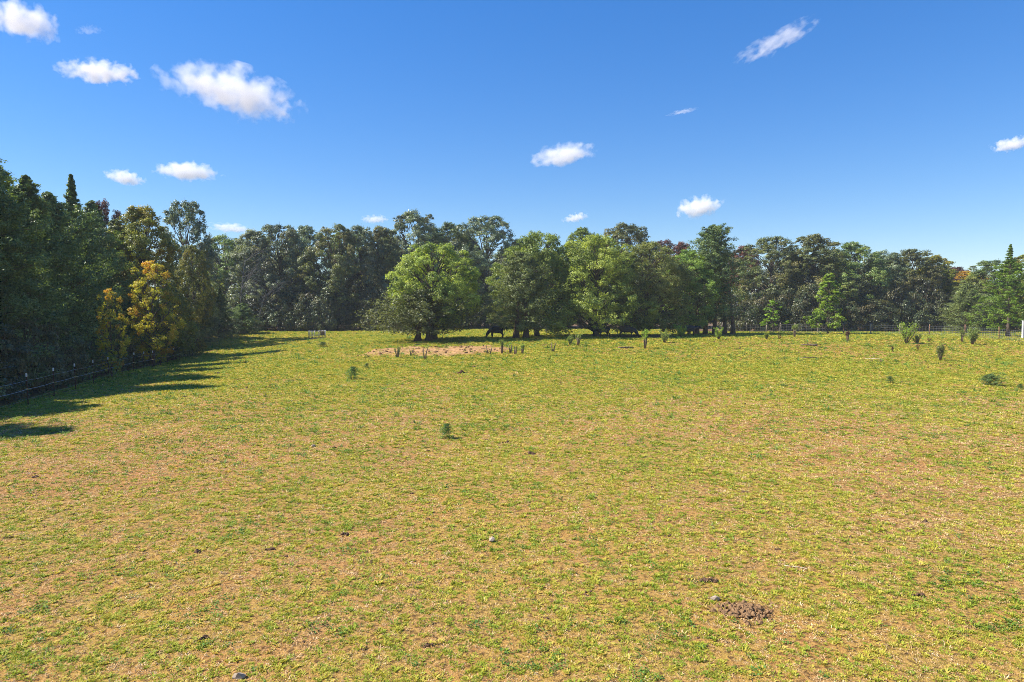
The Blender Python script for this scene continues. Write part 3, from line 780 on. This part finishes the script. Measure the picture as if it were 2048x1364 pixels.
# ------------------------------------------------------------------ cattle
def skin(verts, edges, rads, name):
    m = bpy.data.meshes.new(name); m.from_pydata(verts, edges, []); m.update()
    o = bpy.data.objects.new(name, m); C.objects.link(o)
    md = o.modifiers.new('Skin', 'SKIN'); md.use_smooth_shade = True
    for sv, r in zip(m.skin_vertices[0].data, rads): sv.radius = r if hasattr(r, '__len__') else (r, r)
    m.skin_vertices[0].data[0].use_root = True
    s = o.modifiers.new('Sub', 'SUBSURF'); s.levels = 2; s.render_levels = 2
    dg = bpy.context.evaluated_depsgraph_get(); dg.update()
    r = bpy.data.meshes.new_from_object(o.evaluated_get(dg)); r.name = name
    bpy.data.objects.remove(o)
    return r
def cow_mesh(head='graze'):
    V = [(-.1, 0, .98), (-.72, 0, 1.0), (-.45, 0, .98), (.42, 0, .99)]
    Rd = [(.42, .44), (.30, .31), (.37, .39), (.35, .39)]
    E = [(2, 1), (0, 2), (0, 3)]
    def add(p, r, par): V.append(p); Rd.append(r); E.append((par, len(V) - 1)); return len(V) - 1
    if head == 'graze':
        n = add((.74, 0, .86), (.22, .28), 3); n = add((.98, 0, .58), (.17, .21), n); n = add((1.1, 0, .38), (.15, .16), n); po = n
        n = add((1.17, 0, .22), (.10, .10), n); n = add((1.22, 0, .09), (.075, .075), n)
    else:
        n = add((.76, 0, 1.05), (.19, .24), 3); n = add((1.02, 0, 1.16), (.15, .19), n); n = add((1.2, 0, 1.2), (.13, .14), n); po = n
        n = add((1.36, 0, 1.08), (.10, .10), n); n = add((1.48, 0, .98), (.075, .075), n)
    hp = V[po]
    for s in (-1, 1):
        e1 = add((hp[0] - .05, s * .15, hp[2] + .05), (.05, .03), po); add((hp[0] - .08, s * .28, hp[2] + .02), (.035, .015), e1)
        a = add((.44, s * .17, .66), (.12, .14), 3); a = add((.47, s * .17, .40), .068, a); a = add((.45, s * .17, .2), .048, a); a = add((.45, s * .17, .07), .05, a); add((.48, s * .17, .0), .058, a)
        a = add((-.66, s * .18, .72), (.15, .19), 1); a = add((-.66, s * .19, .55), (.10, .12), a); a = add((-.84, s * .19, .4), .066, a); a = add((-.79, s * .19, .18), .05, a); a = add((-.78, s * .19, .07), .052, a); add((-.75, s * .19, .0), .06, a)
    a = add((-.97, 0, 1.08), .05, 1); a = add((-1.05, 0, .8), .028, a); a = add((-1.05, 0, .5), .025, a); add((-1.05, 0, .32), .05, a)
    return skin(V, E, Rd, 'cow_body')
graze, stand = cow_mesh('graze'), cow_mesh('stand')
GC = 'cattle resting and grazing under the pasture trees'
def cow(px, py, d, mesh, mat, size, rz, label, white=False):
    p = on_ground(px, py) if d is None else at(px, d)
    e = empty('cow', p, label, 'cow', GC, rz)
    e.scale = (size, size, size)
    m = mesh
    if white:
        m = mesh.copy(); m.materials.append(M[mat]); m.materials.append(M['cow_white'])
        for pl in m.polygons:
            c = pl.center
            if c.x > 1.02 or (c.z < .17): pl.material_index = 1
    link('body', m, M[mat], e)
    return e
cow(992, 676, 80.6, graze, 'cow', 1.02, math.pi - .25, 'black cow grazing head down facing left beside the broad cedar')
cow(1103, 0, 95, graze, 'cow_grey', .92, -.35, 'grey-black cow grazing in sunlight facing right beyond the cedars')
cow(1206, 0, 81.5, stand, 'cow', 1.0, math.pi + .5, 'black cow standing in deep shade left of the largest tree trunk')
cow(1255, 0, 81.5, graze, 'cow', 1.08, -.15, 'black cow with white lowered face under the largest pasture tree', True)
cow(1380, 0, 84.5, stand, 'cow', 1.0, -.35, 'black cow facing right half hidden by a leafy field shrub')

# ------------------------------------------------------------------ field shrubs, pruned stubs, seedlings, dead wood
def stub(px, base, top, wpx, style, mat, label, rz=None, cat='shrub', group='stubby shrubs dotted over the pasture', lean=0.0):
    p = on_ground(px, base); d = p.y
    H = (base - top) / F * d; W = wpx / F * d
    e = empty('field_shrub', p, label, cat, group)
    mb = MB(); P_, D_ = [], []
    ns = {'stub': 2, 'vee': 2, 'clump': 4, 'bush': 14, 'leafy': 9, 'topped': 4, 'weed': 5}[style]
    for i in range(ns):
        a = 2 * math.pi * i / ns + random.uniform(-.4, .4)
        if style == 'vee': a = [0.1, 3.0][i]
        tp = Vector((math.cos(a) * W * random.uniform(.2, .55) + lean * H, math.sin(a) * W * .3, H * random.uniform(.5 if style in ('bush', 'leafy') else .75, 1)))
        if style == 'topped': tp = Vector((math.cos(a) * W * .3, math.sin(a) * W * .3, H * random.uniform(.85, 1)))
        b = Vector((math.cos(a) * .04, math.sin(a) * .04, -.06))
        mid = b.lerp(tp, .5) + Vector((tp.x * random.uniform(-.25, .25), random.uniform(-.1, .1) * W, H * .03))
        r0 = {'stub': .075, 'vee': .065, 'clump': .06, 'bush': .022, 'leafy': .03, 'topped': .05, 'weed': .012}[style] * (.6 + .4 * H)
        mb.tube([b, mid, tp], [r0, r0 * .85, r0 * .5], 6)
        nt = {'stub': 6, 'vee': 3, 'clump': 9, 'bush': 16, 'leafy': 14, 'topped': 10, 'weed': 8}[style]
        for k in range(nt):
            u = random.uniform(.55, 1.0) if style in ('stub', 'vee', 'topped', 'clump') else random.uniform(.22, 1.0)
            s = b.lerp(mid, u * 2) if u < .5 else mid.lerp(tp, u * 2 - 1)
            dr = (Vector((random.gauss(0, .5), random.gauss(0, .5), random.uniform(.4, 1.1))) + (tp - b).normalized() * .5).normalized()
            L = H * random.uniform(.12, .26)
            q = s + dr * L
            if style != 'weed': mb.tube([s, q], [.008, .004], 4, False)
            m = {'stub': 7, 'vee': 4, 'clump': 9, 'bush': 13, 'leafy': 12, 'topped': 16, 'weed': 8}[style]
            for j in range(m):
                P_.append(s.lerp(q, random.uniform(.2, 1.1)) + Vector((random.gauss(0, 1), random.gauss(0, 1), random.gauss(0, 1))) * L * .22); D_.append(dr)
    link('stem', mb.mesh('shrub_stem', True), M['wood_dead'] if style != 'weed' else M['shrub_dry'], e)
    P_ = np.array(P_); D_ = np.array(D_); N = len(P_)
    V, ti, au = leaves(P_, rng.normal(size=(N, 3)) + np.array([-.3, 0, .6]), max(.05, .085 * H ** .5), .45, .5 + rng.normal(0, .22, N), rng.random(N), D_)
    link('foliage', quads_mesh('shrub_leaves', V, 4, {'tint': ti, 'aut': au}), M[mat], e)
    return e
stubs = [
 (795, 716, 694, 22, 'clump', 'shrub', 'clump of dark pruned stems left of the tan soil patch'),
 (822, 709, 696, 9, 'vee', 'shrub', 'thin dark stub standing on the tan soil patch'),
 (850, 719, 694, 12, 'vee', 'shrub', 'forked dark stub in front of the tan soil patch'),
 (978, 709, 692, 11, 'vee', 'shrub', 'V-shaped pair of dark stubs left of the row of pruned stems'),
 (1004, 707, 682, 7, 'topped', 'shrub', 'tallest straight pruned stem below the broad cedar'),
 (1021, 706, 689, 10, 'stub', 'shrub', 'short pruned stem with tufted top, right of the tallest one'),
 (1031, 708, 689, 5, 'stub', 'shrub', 'narrow bare stub between two tufted pruned stems'),
 (1045, 708, 690, 9, 'topped', 'shrub', 'leaning pruned stem with green tuft ending the row below the cedar'),
 (1106, 704, 683, 11, 'vee', 'shrub', 'pair of thin pruned stems alone right of the row'),
 (1141, 690, 671, 11, 'leafy', 'shrub', 'wispy small shrub left of a twiggy pruned clump'),
 (1156, 691, 670, 15, 'clump', 'shrub', 'twiggy pruned clump below the largest pasture tree'),
 (1173, 694, 683, 10, 'weed', 'shrub', 'low brown twiggy weed right of the pruned clump'),
 (1290, 698, 662, 14, 'topped', 'shrub_bright', 'tall post-like stem with bright green top'),
 (1329, 686, 659, 22, 'leafy', 'shrub', 'brownish open shrub right of the tall post-like stem'),
 (1361, 675, 650, 26, 'bush', 'shrub_bright', 'bushy green shrub hiding the rear of a black cow'),
 (1437, 679, 657, 17, 'leafy', 'shrub_bright', 'small green shrub on short stems before the tall cedar clump'),
 (1533, 679, 666, 8, 'leafy', 'shrub_bright', 'tiny green shoot below the smaller bright sapling'),
 (1559, 680, 669, 9, 'weed', 'shrub_dry', 'small dry brown shoot right of the tiny green one'),
 (1589, 675, 650, 13, 'topped', 'shrub', 'stem with flat leafy top beside the wire fence'),
 (1695, 684, 662, 8, 'topped', 'shrub_dry', 'dark stub with brown withered top right of the larger sapling'),
 (1812, 687, 645, 40, 'leafy', 'shrub_bright', 'largest bright green field bush with two spreading stems'),
 (1834, 687, 670, 16, 'leafy', 'shrub', 'small dark bush at the right foot of the largest field bush'),
 (1836, 701, 689, 9, 'weed', 'shrub_dry', 'dry brown weed below the largest field bush'),
 (1785, 703, 692, 4, 'weed', 'shrub_dry', 'single dry stalk left of the dry brown weed'),
 (1858, 684, 677, 7, 'weed', 'shrub_dry', 'low rusty brown tuft right of the largest field bush'),
 (1881, 721, 690, 17, 'leafy', 'shrub', 'green shrub on a thick forked stem, nearest of the right-hand shrubs'),
 (1924, 685, 662, 8, 'topped', 'shrub', 'slim leaning leafy stem left of the dense right bush'),
 (1945, 689, 659, 22, 'bush', 'shrub', 'dense grey-green bush before the right end of the wire fence'),
]
for s_ in stubs: stub(*s_)
def seedling(px, base, top, wpx, label, lean=0):
    p = on_ground(px, base); d = p.y
    H = (base - top) / F * d; W = wpx / F * d
    crown, trunk, H0, R0 = PR['seed']
    e = empty('cedar_seedling', p, label, 'seedling', 'young cedars sprouting in the pasture', random.uniform(0, 6))
    e.scale = (W * .72 / R0, W * .72 / R0, H / H0)
    if lean: e.rotation_euler = (0, lean, 0)
    link('stem', trunk, M['bark_red'], e); link('foliage', crown, M['seedling'], e)
proto('seed', 1.0, .4, cedar('seedling', 1.0, .4, .03, 60, 2600, .055, .55, .9, tr=.02, dens=.45))
seedling(705, 759, 734, 20, 'bushy dark cedar seedling left of the middle of the pasture')
seedling(892, 877, 848, 22, 'nearest small cedar seedling in the middle foreground grass')
seedling(733, 736, 727, 10, 'tiny cedar seedling behind the bushy dark one')
seedling(1780, 767, 753, 14, 'low round cedar seedling on the right side of the pasture')
seedling(1988, 771, 748, 34, 'sprawling cedar seedling leaning left near the right edge', -.5)
seedling(645, 694, 684, 18, 'low dark seedling tuft in front of the hay feeder')
seedling(2040, 690+90, 768, 12, 'small seedling close to the right edge of the pasture')

def log(px, py, L, r, rz, mat, label, twigs=0):
    p = on_ground(px, py)
    e = empty('dead_branch', p, label, 'branch', 'dead wood lying in the pasture', rz)
    mb = MB(); pts = [(-L / 2 + L * u, .06 * L * math.sin(3 * u), r * .8 + .03 * L * math.sin(2.2 * u) ** 2) for u in np.linspace(0, 1, 7)]
    mb.tube(pts, [r * (1 - .5 * u) for u in np.linspace(0, 1, 7)], 7); link('stem', mb.mesh('dead_stem', True), M[mat], e)
    for i in range(twigs):
        mb = MB(); u = random.uniform(.2, .95); s = Vector((-L / 2 + L * u, 0, r))
        limb(mb, s, s + Vector((random.uniform(-.1, .5), random.uniform(-.4, .4), random.uniform(.1, .4))) * (.4 * L), r * .35, r * .12, .1, 5, 4)
        link('twig', mb.mesh('dead_twig', True), M[mat], e)
log(1252, 697, 1.5, .09, .1, 'wood_dead', 'dark twiggy dead branch left of the tall post-like stem', 6)
log(1618, 692, 1.5, .12, 2.9, 'wood_dead', 'dark rotting log below the larger bright sapling', 5)
log(1622, 717, 2.0, .05, .12, 'wood_dead', 'long thin dark stick lying in front of the rotting log', 2)
log(1748, 719, 1.3, .03, -.7, 'wood_pale', 'pale curved stick in the right part of the pasture', 1)
log(1592, 1136, .36, .008, -.5, 'wood_pale', 'thin pale twig in the foreground right of the dug soil', 0)
log(842, 690, 1.4, .05, .5, 'wood_dead', 'dead twigs at the foot of the low twin-trunked cedar', 5)

def clod_verts(r_, s, squash=.7):
    ph = (1 + 5 ** .5) / 2
    v = np.array([(-1, ph, 0), (1, ph, 0), (-1, -ph, 0), (1, -ph, 0), (0, -1, ph), (0, 1, ph), (0, -1, -ph), (0, 1, -ph), (ph, 0, -1), (ph, 0, 1), (-ph, 0, -1), (-ph, 0, 1)]) / 1.9
    v = v * (1 + np.array([[r_.uniform(-.38, .38) for _ in range(3)] for _ in range(12)]))
    return v * np.array([s * r_.uniform(.7, 1.3), s * r_.uniform(.7, 1.3), s * squash])
CLOD_F = [(0, 11, 5), (0, 5, 1), (0, 1, 7), (0, 7, 10), (0, 10, 11), (1, 5, 9), (5, 11, 4), (11, 10, 2), (10, 7, 6), (7, 1, 8), (3, 9, 4), (3, 4, 2), (3, 2, 6), (3, 6, 8), (3, 8, 9), (4, 9, 5), (2, 4, 11), (6, 2, 10), (8, 6, 7), (9, 8, 1)]
# dung pats, dug soil and stones
def pile(name, px, py, w, dpt, h, n, mat, label, cat, seed):
    r_ = random.Random(seed)
    p = on_ground(px, py)
    e = empty(name, p, label, cat, 'clods and pats lying in the turf')
    mb = MB()
    for i in range(n):
        a = r_.uniform(0, 6.28); rr_ = abs(r_.gauss(0, .5)) if n > 1 else 0
        x, y = math.cos(a) * rr_ * w / 2, math.sin(a) * rr_ * dpt / 2
        s = min(w, dpt) * r_.uniform(.08, .24) if n > 1 else w / 2
        if n > 12: s = .006 + .045 * r_.random() ** 4
        mb.add(clod_verts(r_, s, min(1, h / s) if n == 1 else min(.75, .8 * h / s)) + np.array([x, y, max(0, h * (1 - rr_ * 1.1)) * .55 * r_.random() + s * .15]), CLOD_F)
    o = link('clods', mb.mesh(name, False), M[mat], e)
pile('dug_soil', 1490, 1222, .84, .68, .10, 900, 'clod_red', 'crumbly heap of dug brown soil in the right foreground', 'soil heap', 1)
pile('dug_soil', 1418, 1162, .40, .2, .06, 90, 'clod', 'small dark clods just above left of the big soil heap', 'soil heap', 2)
pile('dung_pat', 688, 1070, .42, .2, .04, 10, 'clod', 'grey flaky dung pat in the left foreground', 'dung', 3)
pile('dung_pat', 398, 1104, .2, .26, .05, 7, 'clod', 'dark reddish dung pat left of the grey flaky one', 'dung', 4)
pile('dung_pat', 540, 1100, .26, .14, .04, 6, 'clod', 'brown dung pat between the two left foreground pats', 'dung', 5)
pile('dung_pat', 1056, 908, .5, .26, .09, 9, 'clod', 'lumpy brown dung pat in the middle of the field', 'dung', 6)
pile('dung_pat', 924, 747, .9, .6, .22, 12, 'clod', 'dark clump of debris right of the bushy cedar seedling', 'dung', 7)
pile('dung_pat', 408, 1278, .2, .16, .07, 6, 'clod', 'dark dung lump near the bottom left corner', 'dung', 8)
pile('dung_pat', 300, 1172, .12, .1, .05, 3, 'clod', 'small dark lump in the left foreground', 'dung', 9)
pile('dung_pat', 668, 896, .42, .16, .05, 7, 'clod', 'flat brown dung pat left of the nearest cedar seedling', 'dung', 10)
pile('dung_pat', 1245, 888, .4, .14, .05, 6, 'clod', 'flat dung pat right of the lumpy brown one', 'dung', 11)
pile('dung_pat', 1840, 1192, .3, .18, .05, 7, 'clod', 'dark flat dung pat in the right foreground', 'dung', 12)
pile('dung_pat', 72, 955, .3, .2, .06, 6, 'clod', 'dark dung pat below the left shadow', 'dung', 13)
pile('dung_pat', 435, 747, .9, .4, .10, 8, 'clod', 'dark dung pat beside the left woodland shadow', 'dung', 14)
pile('pale_stone', 984, 1083, .16, .1, .045, 1, 'stone', 'pale flat stone in the middle foreground', 'stone', 15)
pile('pale_stone', 1432, 1200, .14, .08, .04, 1, 'stone', 'pale stone at the left edge of the big soil heap', 'stone', 16)
pile('pale_stone', 478, 1356, .14, .1, .05, 1, 'stone', 'pale stone at the bottom edge of the picture', 'stone', 17)
pile('pale_stone', 627, 893, .16, .1, .05, 1, 'stone', 'white stone left of the flat brown dung pat', 'stone', 18)

mb = MB(); r_ = random.Random(5)
for i in range(1500):
    x, y = r_.uniform(-17, 4), r_.uniform(55, 70)
    if float(dirt_mask(x, y)) < .25 + .5 * r_.random(): continue
    q = .03 + .13 * r_.random() ** 3
    mb.add(clod_verts(r_, q, .6) + np.array([x, y, Gs(x, y) + q * .1]), CLOD_F)
o = link('soil_lumps', mb.mesh('soil_lumps'), M['clod_red']); o['kind'] = 'stuff'; o['label'] = 'loose lumps scattered over the tan bare soil patch'; o['category'] = 'soil'

# ------------------------------------------------------------------ turf: grass tufts, broad-leaved tufts, straw
protos = bpy.data.collections.new('turf_prototypes')
def blade_mesh(name, nb, hl, spread, wd, mat, droop=.5):
    V = []
    for i in range(nb):
        a = random.uniform(0, 6.28); r0 = random.random() ** .7 * spread * .45
        b = np.array([math.cos(a) * r0, math.sin(a) * r0, -.006])
        a2 = a + random.uniform(-.9, .9)
        L = hl * random.uniform(.55, 1.25); el = random.uniform(.25, 1.25)
        dr = np.array([math.cos(a2) * math.cos(el), math.sin(a2) * math.cos(el), math.sin(el)])
        sd_ = np.array([-math.sin(a2), math.cos(a2), 0]) * wd * .5
        m = b + dr * L * .55
        e = m + (dr * np.array([1.25, 1.25, .5]) - np.array([0, 0, droop * .4])) * L * .45
        V.append([b - sd_, b + sd_, m + sd_ * .9, m - sd_ * .9])
        V.append([m - sd_ * .9, m + sd_ * .9, e + sd_ * .1, e - sd_ * .1])
    m = quads_mesh(name, np.array(V), 4); m.materials.append(mat)
    o = bpy.data.objects.new(name, m); protos.objects.link(o)
def clover_mesh(name, n, spread, s, mat):
    p = np.stack([rng.normal(0, spread * .4, n), rng.normal(0, spread * .4, n), rng.uniform(.008, .045, n)], 1)
    V, _, _ = leaves(p, np.array([0, 0, 1.0]) + rng.normal(size=(n, 3)) * .5, s, .75, np.zeros(n), np.zeros(n))
    m = quads_mesh(name, V, 4); m.materials.append(mat)
    protos.objects.link(bpy.data.objects.new(name, m))
for i in range(6): blade_mesh('a_tuft%d' % i, 13 + 2 * i, .06, .085, .014, M['grass'])
for i in range(3): clover_mesh('b_clover%d' % i, 16, .10, .03, M['clover'])
for i in range(3): blade_mesh('c_straw%d' % i, 7, .07, .12, .008, M['straw'], 1.8)
for i in range(3):
    mb = MB(); r_ = random.Random(50 + i)
    for k in range(3 + 2 * i): mb.add(clod_verts(r_, r_.uniform(.012, .035)) + np.array([r_.gauss(0, .05), r_.gauss(0, .04), .008]), CLOD_F)
    m = mb.mesh('d_clod'); m.materials.append(M['clod']); protos.objects.link(bpy.data.objects.new('d_clod%d' % i, m))
for i in range(3): blade_mesh('e_weed%d' % i, 26, .14, .12, .012, M['clover'], .1)
NP = len(protos.objects)
def tsize(y): return np.clip(.72 + .034 * (y - 7), .72, 3.0)
PX, PY, PS, PI = [], [], [], []
def scatter(n, y1, s, kind, keep):
    y = np.exp(rng.uniform(np.log(6.3), np.log(y1), n * 3))          # constant in log y: density falls as 1/y^2 ...
    acc = (y / y1) ** 2 / tsize(y) ** 2; y = y[rng.random(len(y)) < acc / acc.max()]
    n = len(y); x = rng.uniform(-.86, .86, n) * y
    k = (rng.random(n) < keep(x, y)) & (dirt_mask(x, y) < .3 + .75 * rng.random(n) ** 1.6) & (litter_f(x, y) < .5)
    x, y = x[k], y[k]; m = len(x)
    PX.append(x); PY.append(y); PS.append(s * tsize(y) * np.exp(rng.normal(-.08, .42, m)).clip(.35, 2.2))
    lo, hi = {'g': (0, 6), 'c': (6, 9), 's': (9, 12), 'd': (12, 15), 'w': (15, 18)}[kind]
    PI.append(rng.integers(lo, hi, m))
def fine(x, y): return sst(.40, .58, vnoise(x * 4.6 + 11, y * 4.6) * .45 + vnoise(x * 9.3, y * 9.3 + 5) * .55)
kg = lambda x, y: (.10 + .95 * veg_f(x, y)) * (.1 + .9 * (fine(x, y) * sst(50, 25, y) + .6 * sst(25, 50, y)))
kc = lambda x, y: sst(.60, .74, fbm(x * 2.1 + 70, y * 1.9, 2)) * .5 * sst(.4, .6, fbm(x * .2, y * .2 + 50, 2)) + .02
ks = lambda x, y: 1 - .5 * veg_f(x, y)
kd = lambda x, y: .3 + .7 * sst(.5, .7, fbm(x * .15 + 20, y * .12, 2))
kw = lambda x, y: sst(14, 30, y) * (.25 + .75 * sst(.5, .65, fbm(x * .12 + 5, y * .12, 2)))
scatter(850000, 118, .70, 'g', kg)
scatter(200000, 118, .75, 'c', kc)
scatter(110000, 48, .7, 's', lambda x, y: ks(x, y) * sst(46, 22, y))
scatter(1200, 100, .6, 'd', kd)
scatter(7000, 100, .6, 'w', kw)
print('turf', [len(q) for q in PX])
PX, PY, PS, PI = map(np.concatenate, (PX, PY, PS, PI))
n = len(PX)
gpm = bpy.data.meshes.new('turf_points')
gpm.vertices.add(n); gpm.vertices.foreach_set('co', np.stack([PX, PY, G(PX, PY)], 1).reshape(-1).astype(np.float32))
a = gpm.attributes.new('pick', 'INT', 'POINT'); a.data.foreach_set('value', PI.astype(np.int32))
a = gpm.attributes.new('size', 'FLOAT', 'POINT'); a.data.foreach_set('value', PS.astype(np.float32))
a = gpm.attributes.new('turn', 'FLOAT_VECTOR', 'POINT'); a.data.foreach_set('vector', np.stack([rng.normal(0, .12, n), rng.normal(0, .12, n), rng.uniform(0, 6.28, n)], 1).reshape(-1).astype(np.float32))
turf = link('pasture_grass', gpm)
turf['kind'] = 'stuff'; turf['label'] = 'short grazed grass, clover and straw covering the pasture'; turf['category'] = 'grass'
ng = bpy.data.node_groups.new('turf', 'GeometryNodeTree')
ng.interface.new_socket('Geometry', in_out='INPUT', socket_type='NodeSocketGeometry')
ng.interface.new_socket('Geometry', in_out='OUTPUT', socket_type='NodeSocketGeometry')
gi, go = ng.nodes.new('NodeGroupInput'), ng.nodes.new('NodeGroupOutput')
ci = ng.nodes.new('GeometryNodeCollectionInfo'); ci.inputs['Collection'].default_value = protos
ci.inputs['Separate Children'].default_value = True; ci.inputs['Reset Children'].default_value = True
ip = ng.nodes.new('GeometryNodeInstanceOnPoints'); ip.inputs['Pick Instance'].default_value = True
def na(nm, ty):
    q = ng.nodes.new('GeometryNodeInputNamedAttribute'); q.data_type = ty; q.inputs['Name'].default_value = nm
    return q.outputs['Attribute']
ng.links.new(gi.outputs[0], ip.inputs['Points']); ng.links.new(ci.outputs[0], ip.inputs['Instance'])
ng.links.new(na('pick', 'INT'), ip.inputs['Instance Index'])
ng.links.new(na('turn', 'FLOAT_VECTOR'), ip.inputs['Rotation']); ng.links.new(na('size', 'FLOAT'), ip.inputs['Scale'])
ng.links.new(ip.outputs[0], go.inputs[0])
md = turf.modifiers.new('turf', 'NODES'); md.node_group = ng

# ------------------------------------------------------------------ clouds: fair-weather puffs at one base height, real volumes
def cloud_mat(name, seed, dens, fray, size):
    t = NT(name)
    co = t.n('TexCoord').outputs['Object']          # unit ellipsoid space scaled by the object
    ln = t.n('VectorMath', operation='LENGTH'); t.set(ln.inputs[0], co)
    mp = t.n('Mapping'); t.set(mp.inputs['Vector'], co); mp.inputs['Location'].default_value = (seed * 3.1, seed * 1.7, seed)
    mp.inputs['Scale'].default_value = size
    n1 = t.noise(mp.outputs[0], 1.0, 4, .52)
    sp = t.n('SeparateXYZ'); t.set(sp.inputs[0], co)
    f = t.math('SUBTRACT', 1.0, ln.outputs['Value'])
    f = t.math('SUBTRACT', f, t.math('MULTIPLY', t.math('MAXIMUM', t.math('MULTIPLY', sp.outputs[2], -1.0), 0.0), .55))
    f = t.math('ADD', f, t.math('MULTIPLY', t.math('SUBTRACT', n1, .56), fray))
    f = t.math('MULTIPLY', t.maprange(f, .0, .55, 0, 1), dens)
    v = t.n('VolumePrincipled'); v.inputs['Color'].default_value = (1, .99, .98, 1); v.inputs['Anisotropy'].default_value = .0
    t.set(v.inputs['Density'], f)
    t.t.links.new(v.outputs[0], t.out.inputs['Volume'])
    t.m.cycles.volume_step_rate = .6
    return t.m
mb = MB()
vv, ff = [], []
for iu in range(9):
    th = math.pi * iu / 8
    for iv in range(16): vv.append((1.15 * math.sin(th) * math.cos(iv * math.pi / 8), 1.15 * math.sin(th) * math.sin(iv * math.pi / 8), 1.15 * math.cos(th)))
for iu in range(8):
    for iv in range(16): ff.append([iu * 16 + iv, (iu + 1) * 16 + iv, (iu + 1) * 16 + (iv + 1) % 16, iu * 16 + (iv + 1) % 16])
mb.add(vv, ff); cloud_m = mb.mesh('cloud_puff')
clouds = [  # px, py, half width px, half height px, tilt, frayed, density, label
 (40, 46, 84, 46, .1, 1.9, 1.0, 'large white cloud cut off in the top left corner'),
 (178, 62, 30, 12, -.2, 2.8, .10, 'faint wisp right of the top left cloud'),
 (200, 148, 86, 30, -.08, 2.0, 1.0, 'small white cloud below the top left corner cloud'),
 (466, 190, 158, 58, .16, 2.2, 1.0, 'largest white cloud in the upper left sky'),
 (250, 358, 46, 20, .1, 1.6, .9, 'small puff left of the flat-bottomed low cloud'),
 (376, 347, 72, 25, .0, 1.5, 1.1, 'flat-bottomed white cloud low in the left sky'),
 (462, 458, 56, 13, .05, 1.8, .5, 'pale pinkish cloud just above the left treeline'),
 (750, 440, 34, 12, .0, 1.7, .5, 'pale small cloud above the middle treeline'),
 (1126, 314, 82, 28, -.15, 1.6, .8, 'white cloud alone in the middle of the sky'),
 (1152, 437, 32, 12, -.2, 1.9, .6, 'thin pale puff low above the central trees'),
 (1398, 418, 58, 27, -.1, 1.8, 1.1, 'bright white cloud low right of centre'),
 (1556, 84, 100, 22, -.38, 2.9, .25, 'long thin slanting wisp high in the right sky'),
 (1366, 224, 36, 5, -.15, 2.6, .12, 'tiny faint streak below the slanting wisp'),
 (2022, 292, 44, 18, -.1, 2.0, .8, 'small white cloud at the right edge of the sky'),
]
for i, (px, py, hw, hh, tilt, fray, dn, lab) in enumerate(clouds):
    r = ray(px, py); d = (1350 - CAMZ) / r.z
    c = Vector((0, 0, CAMZ)) + r * d
    sx, sz = hw / F * d, hh / F * d
    sx *= .86; sz *= .98
    sy = max(sz * 1.3, sx * .45)
    o = link('cloud', cloud_m, cloud_mat('cloud_vapour', i + 1.3, dn * 1.5 / sz, fray, (2.1 * sx / max(sz, sx * .5), 1.6, 2.0)))
    o.material_slots[0].link = 'OBJECT'
    o.location = c; o.scale = (sx, sy, sz)
    o.rotation_euler = (0, tilt, -math.atan2(c.x, c.y))
    tag(o, lab, 'cloud', 'fair-weather clouds')

# ------------------------------------------------------------------ haze: thin even air round the whole place, below the clouds
mb = MB(); mb.box((0, 0, 0), (1, 1, 1))
hz = link('haze', mb.mesh('haze'))
hz.location = (0, 0, 12.0); hz.scale = (17000, 17000, 31.0)
hz['kind'] = 'stuff'; hz['label'] = 'thin blue-grey haze hanging over the pasture'; hz['category'] = 'haze'
t = NT('haze_air')
v = t.n('VolumePrincipled'); v.inputs['Color'].default_value = (.74, .87, 1, 1); v.inputs['Density'].default_value = .00027
t.t.links.new(v.outputs[0], t.out.inputs['Volume'])
hz.data.materials.append(t.m)
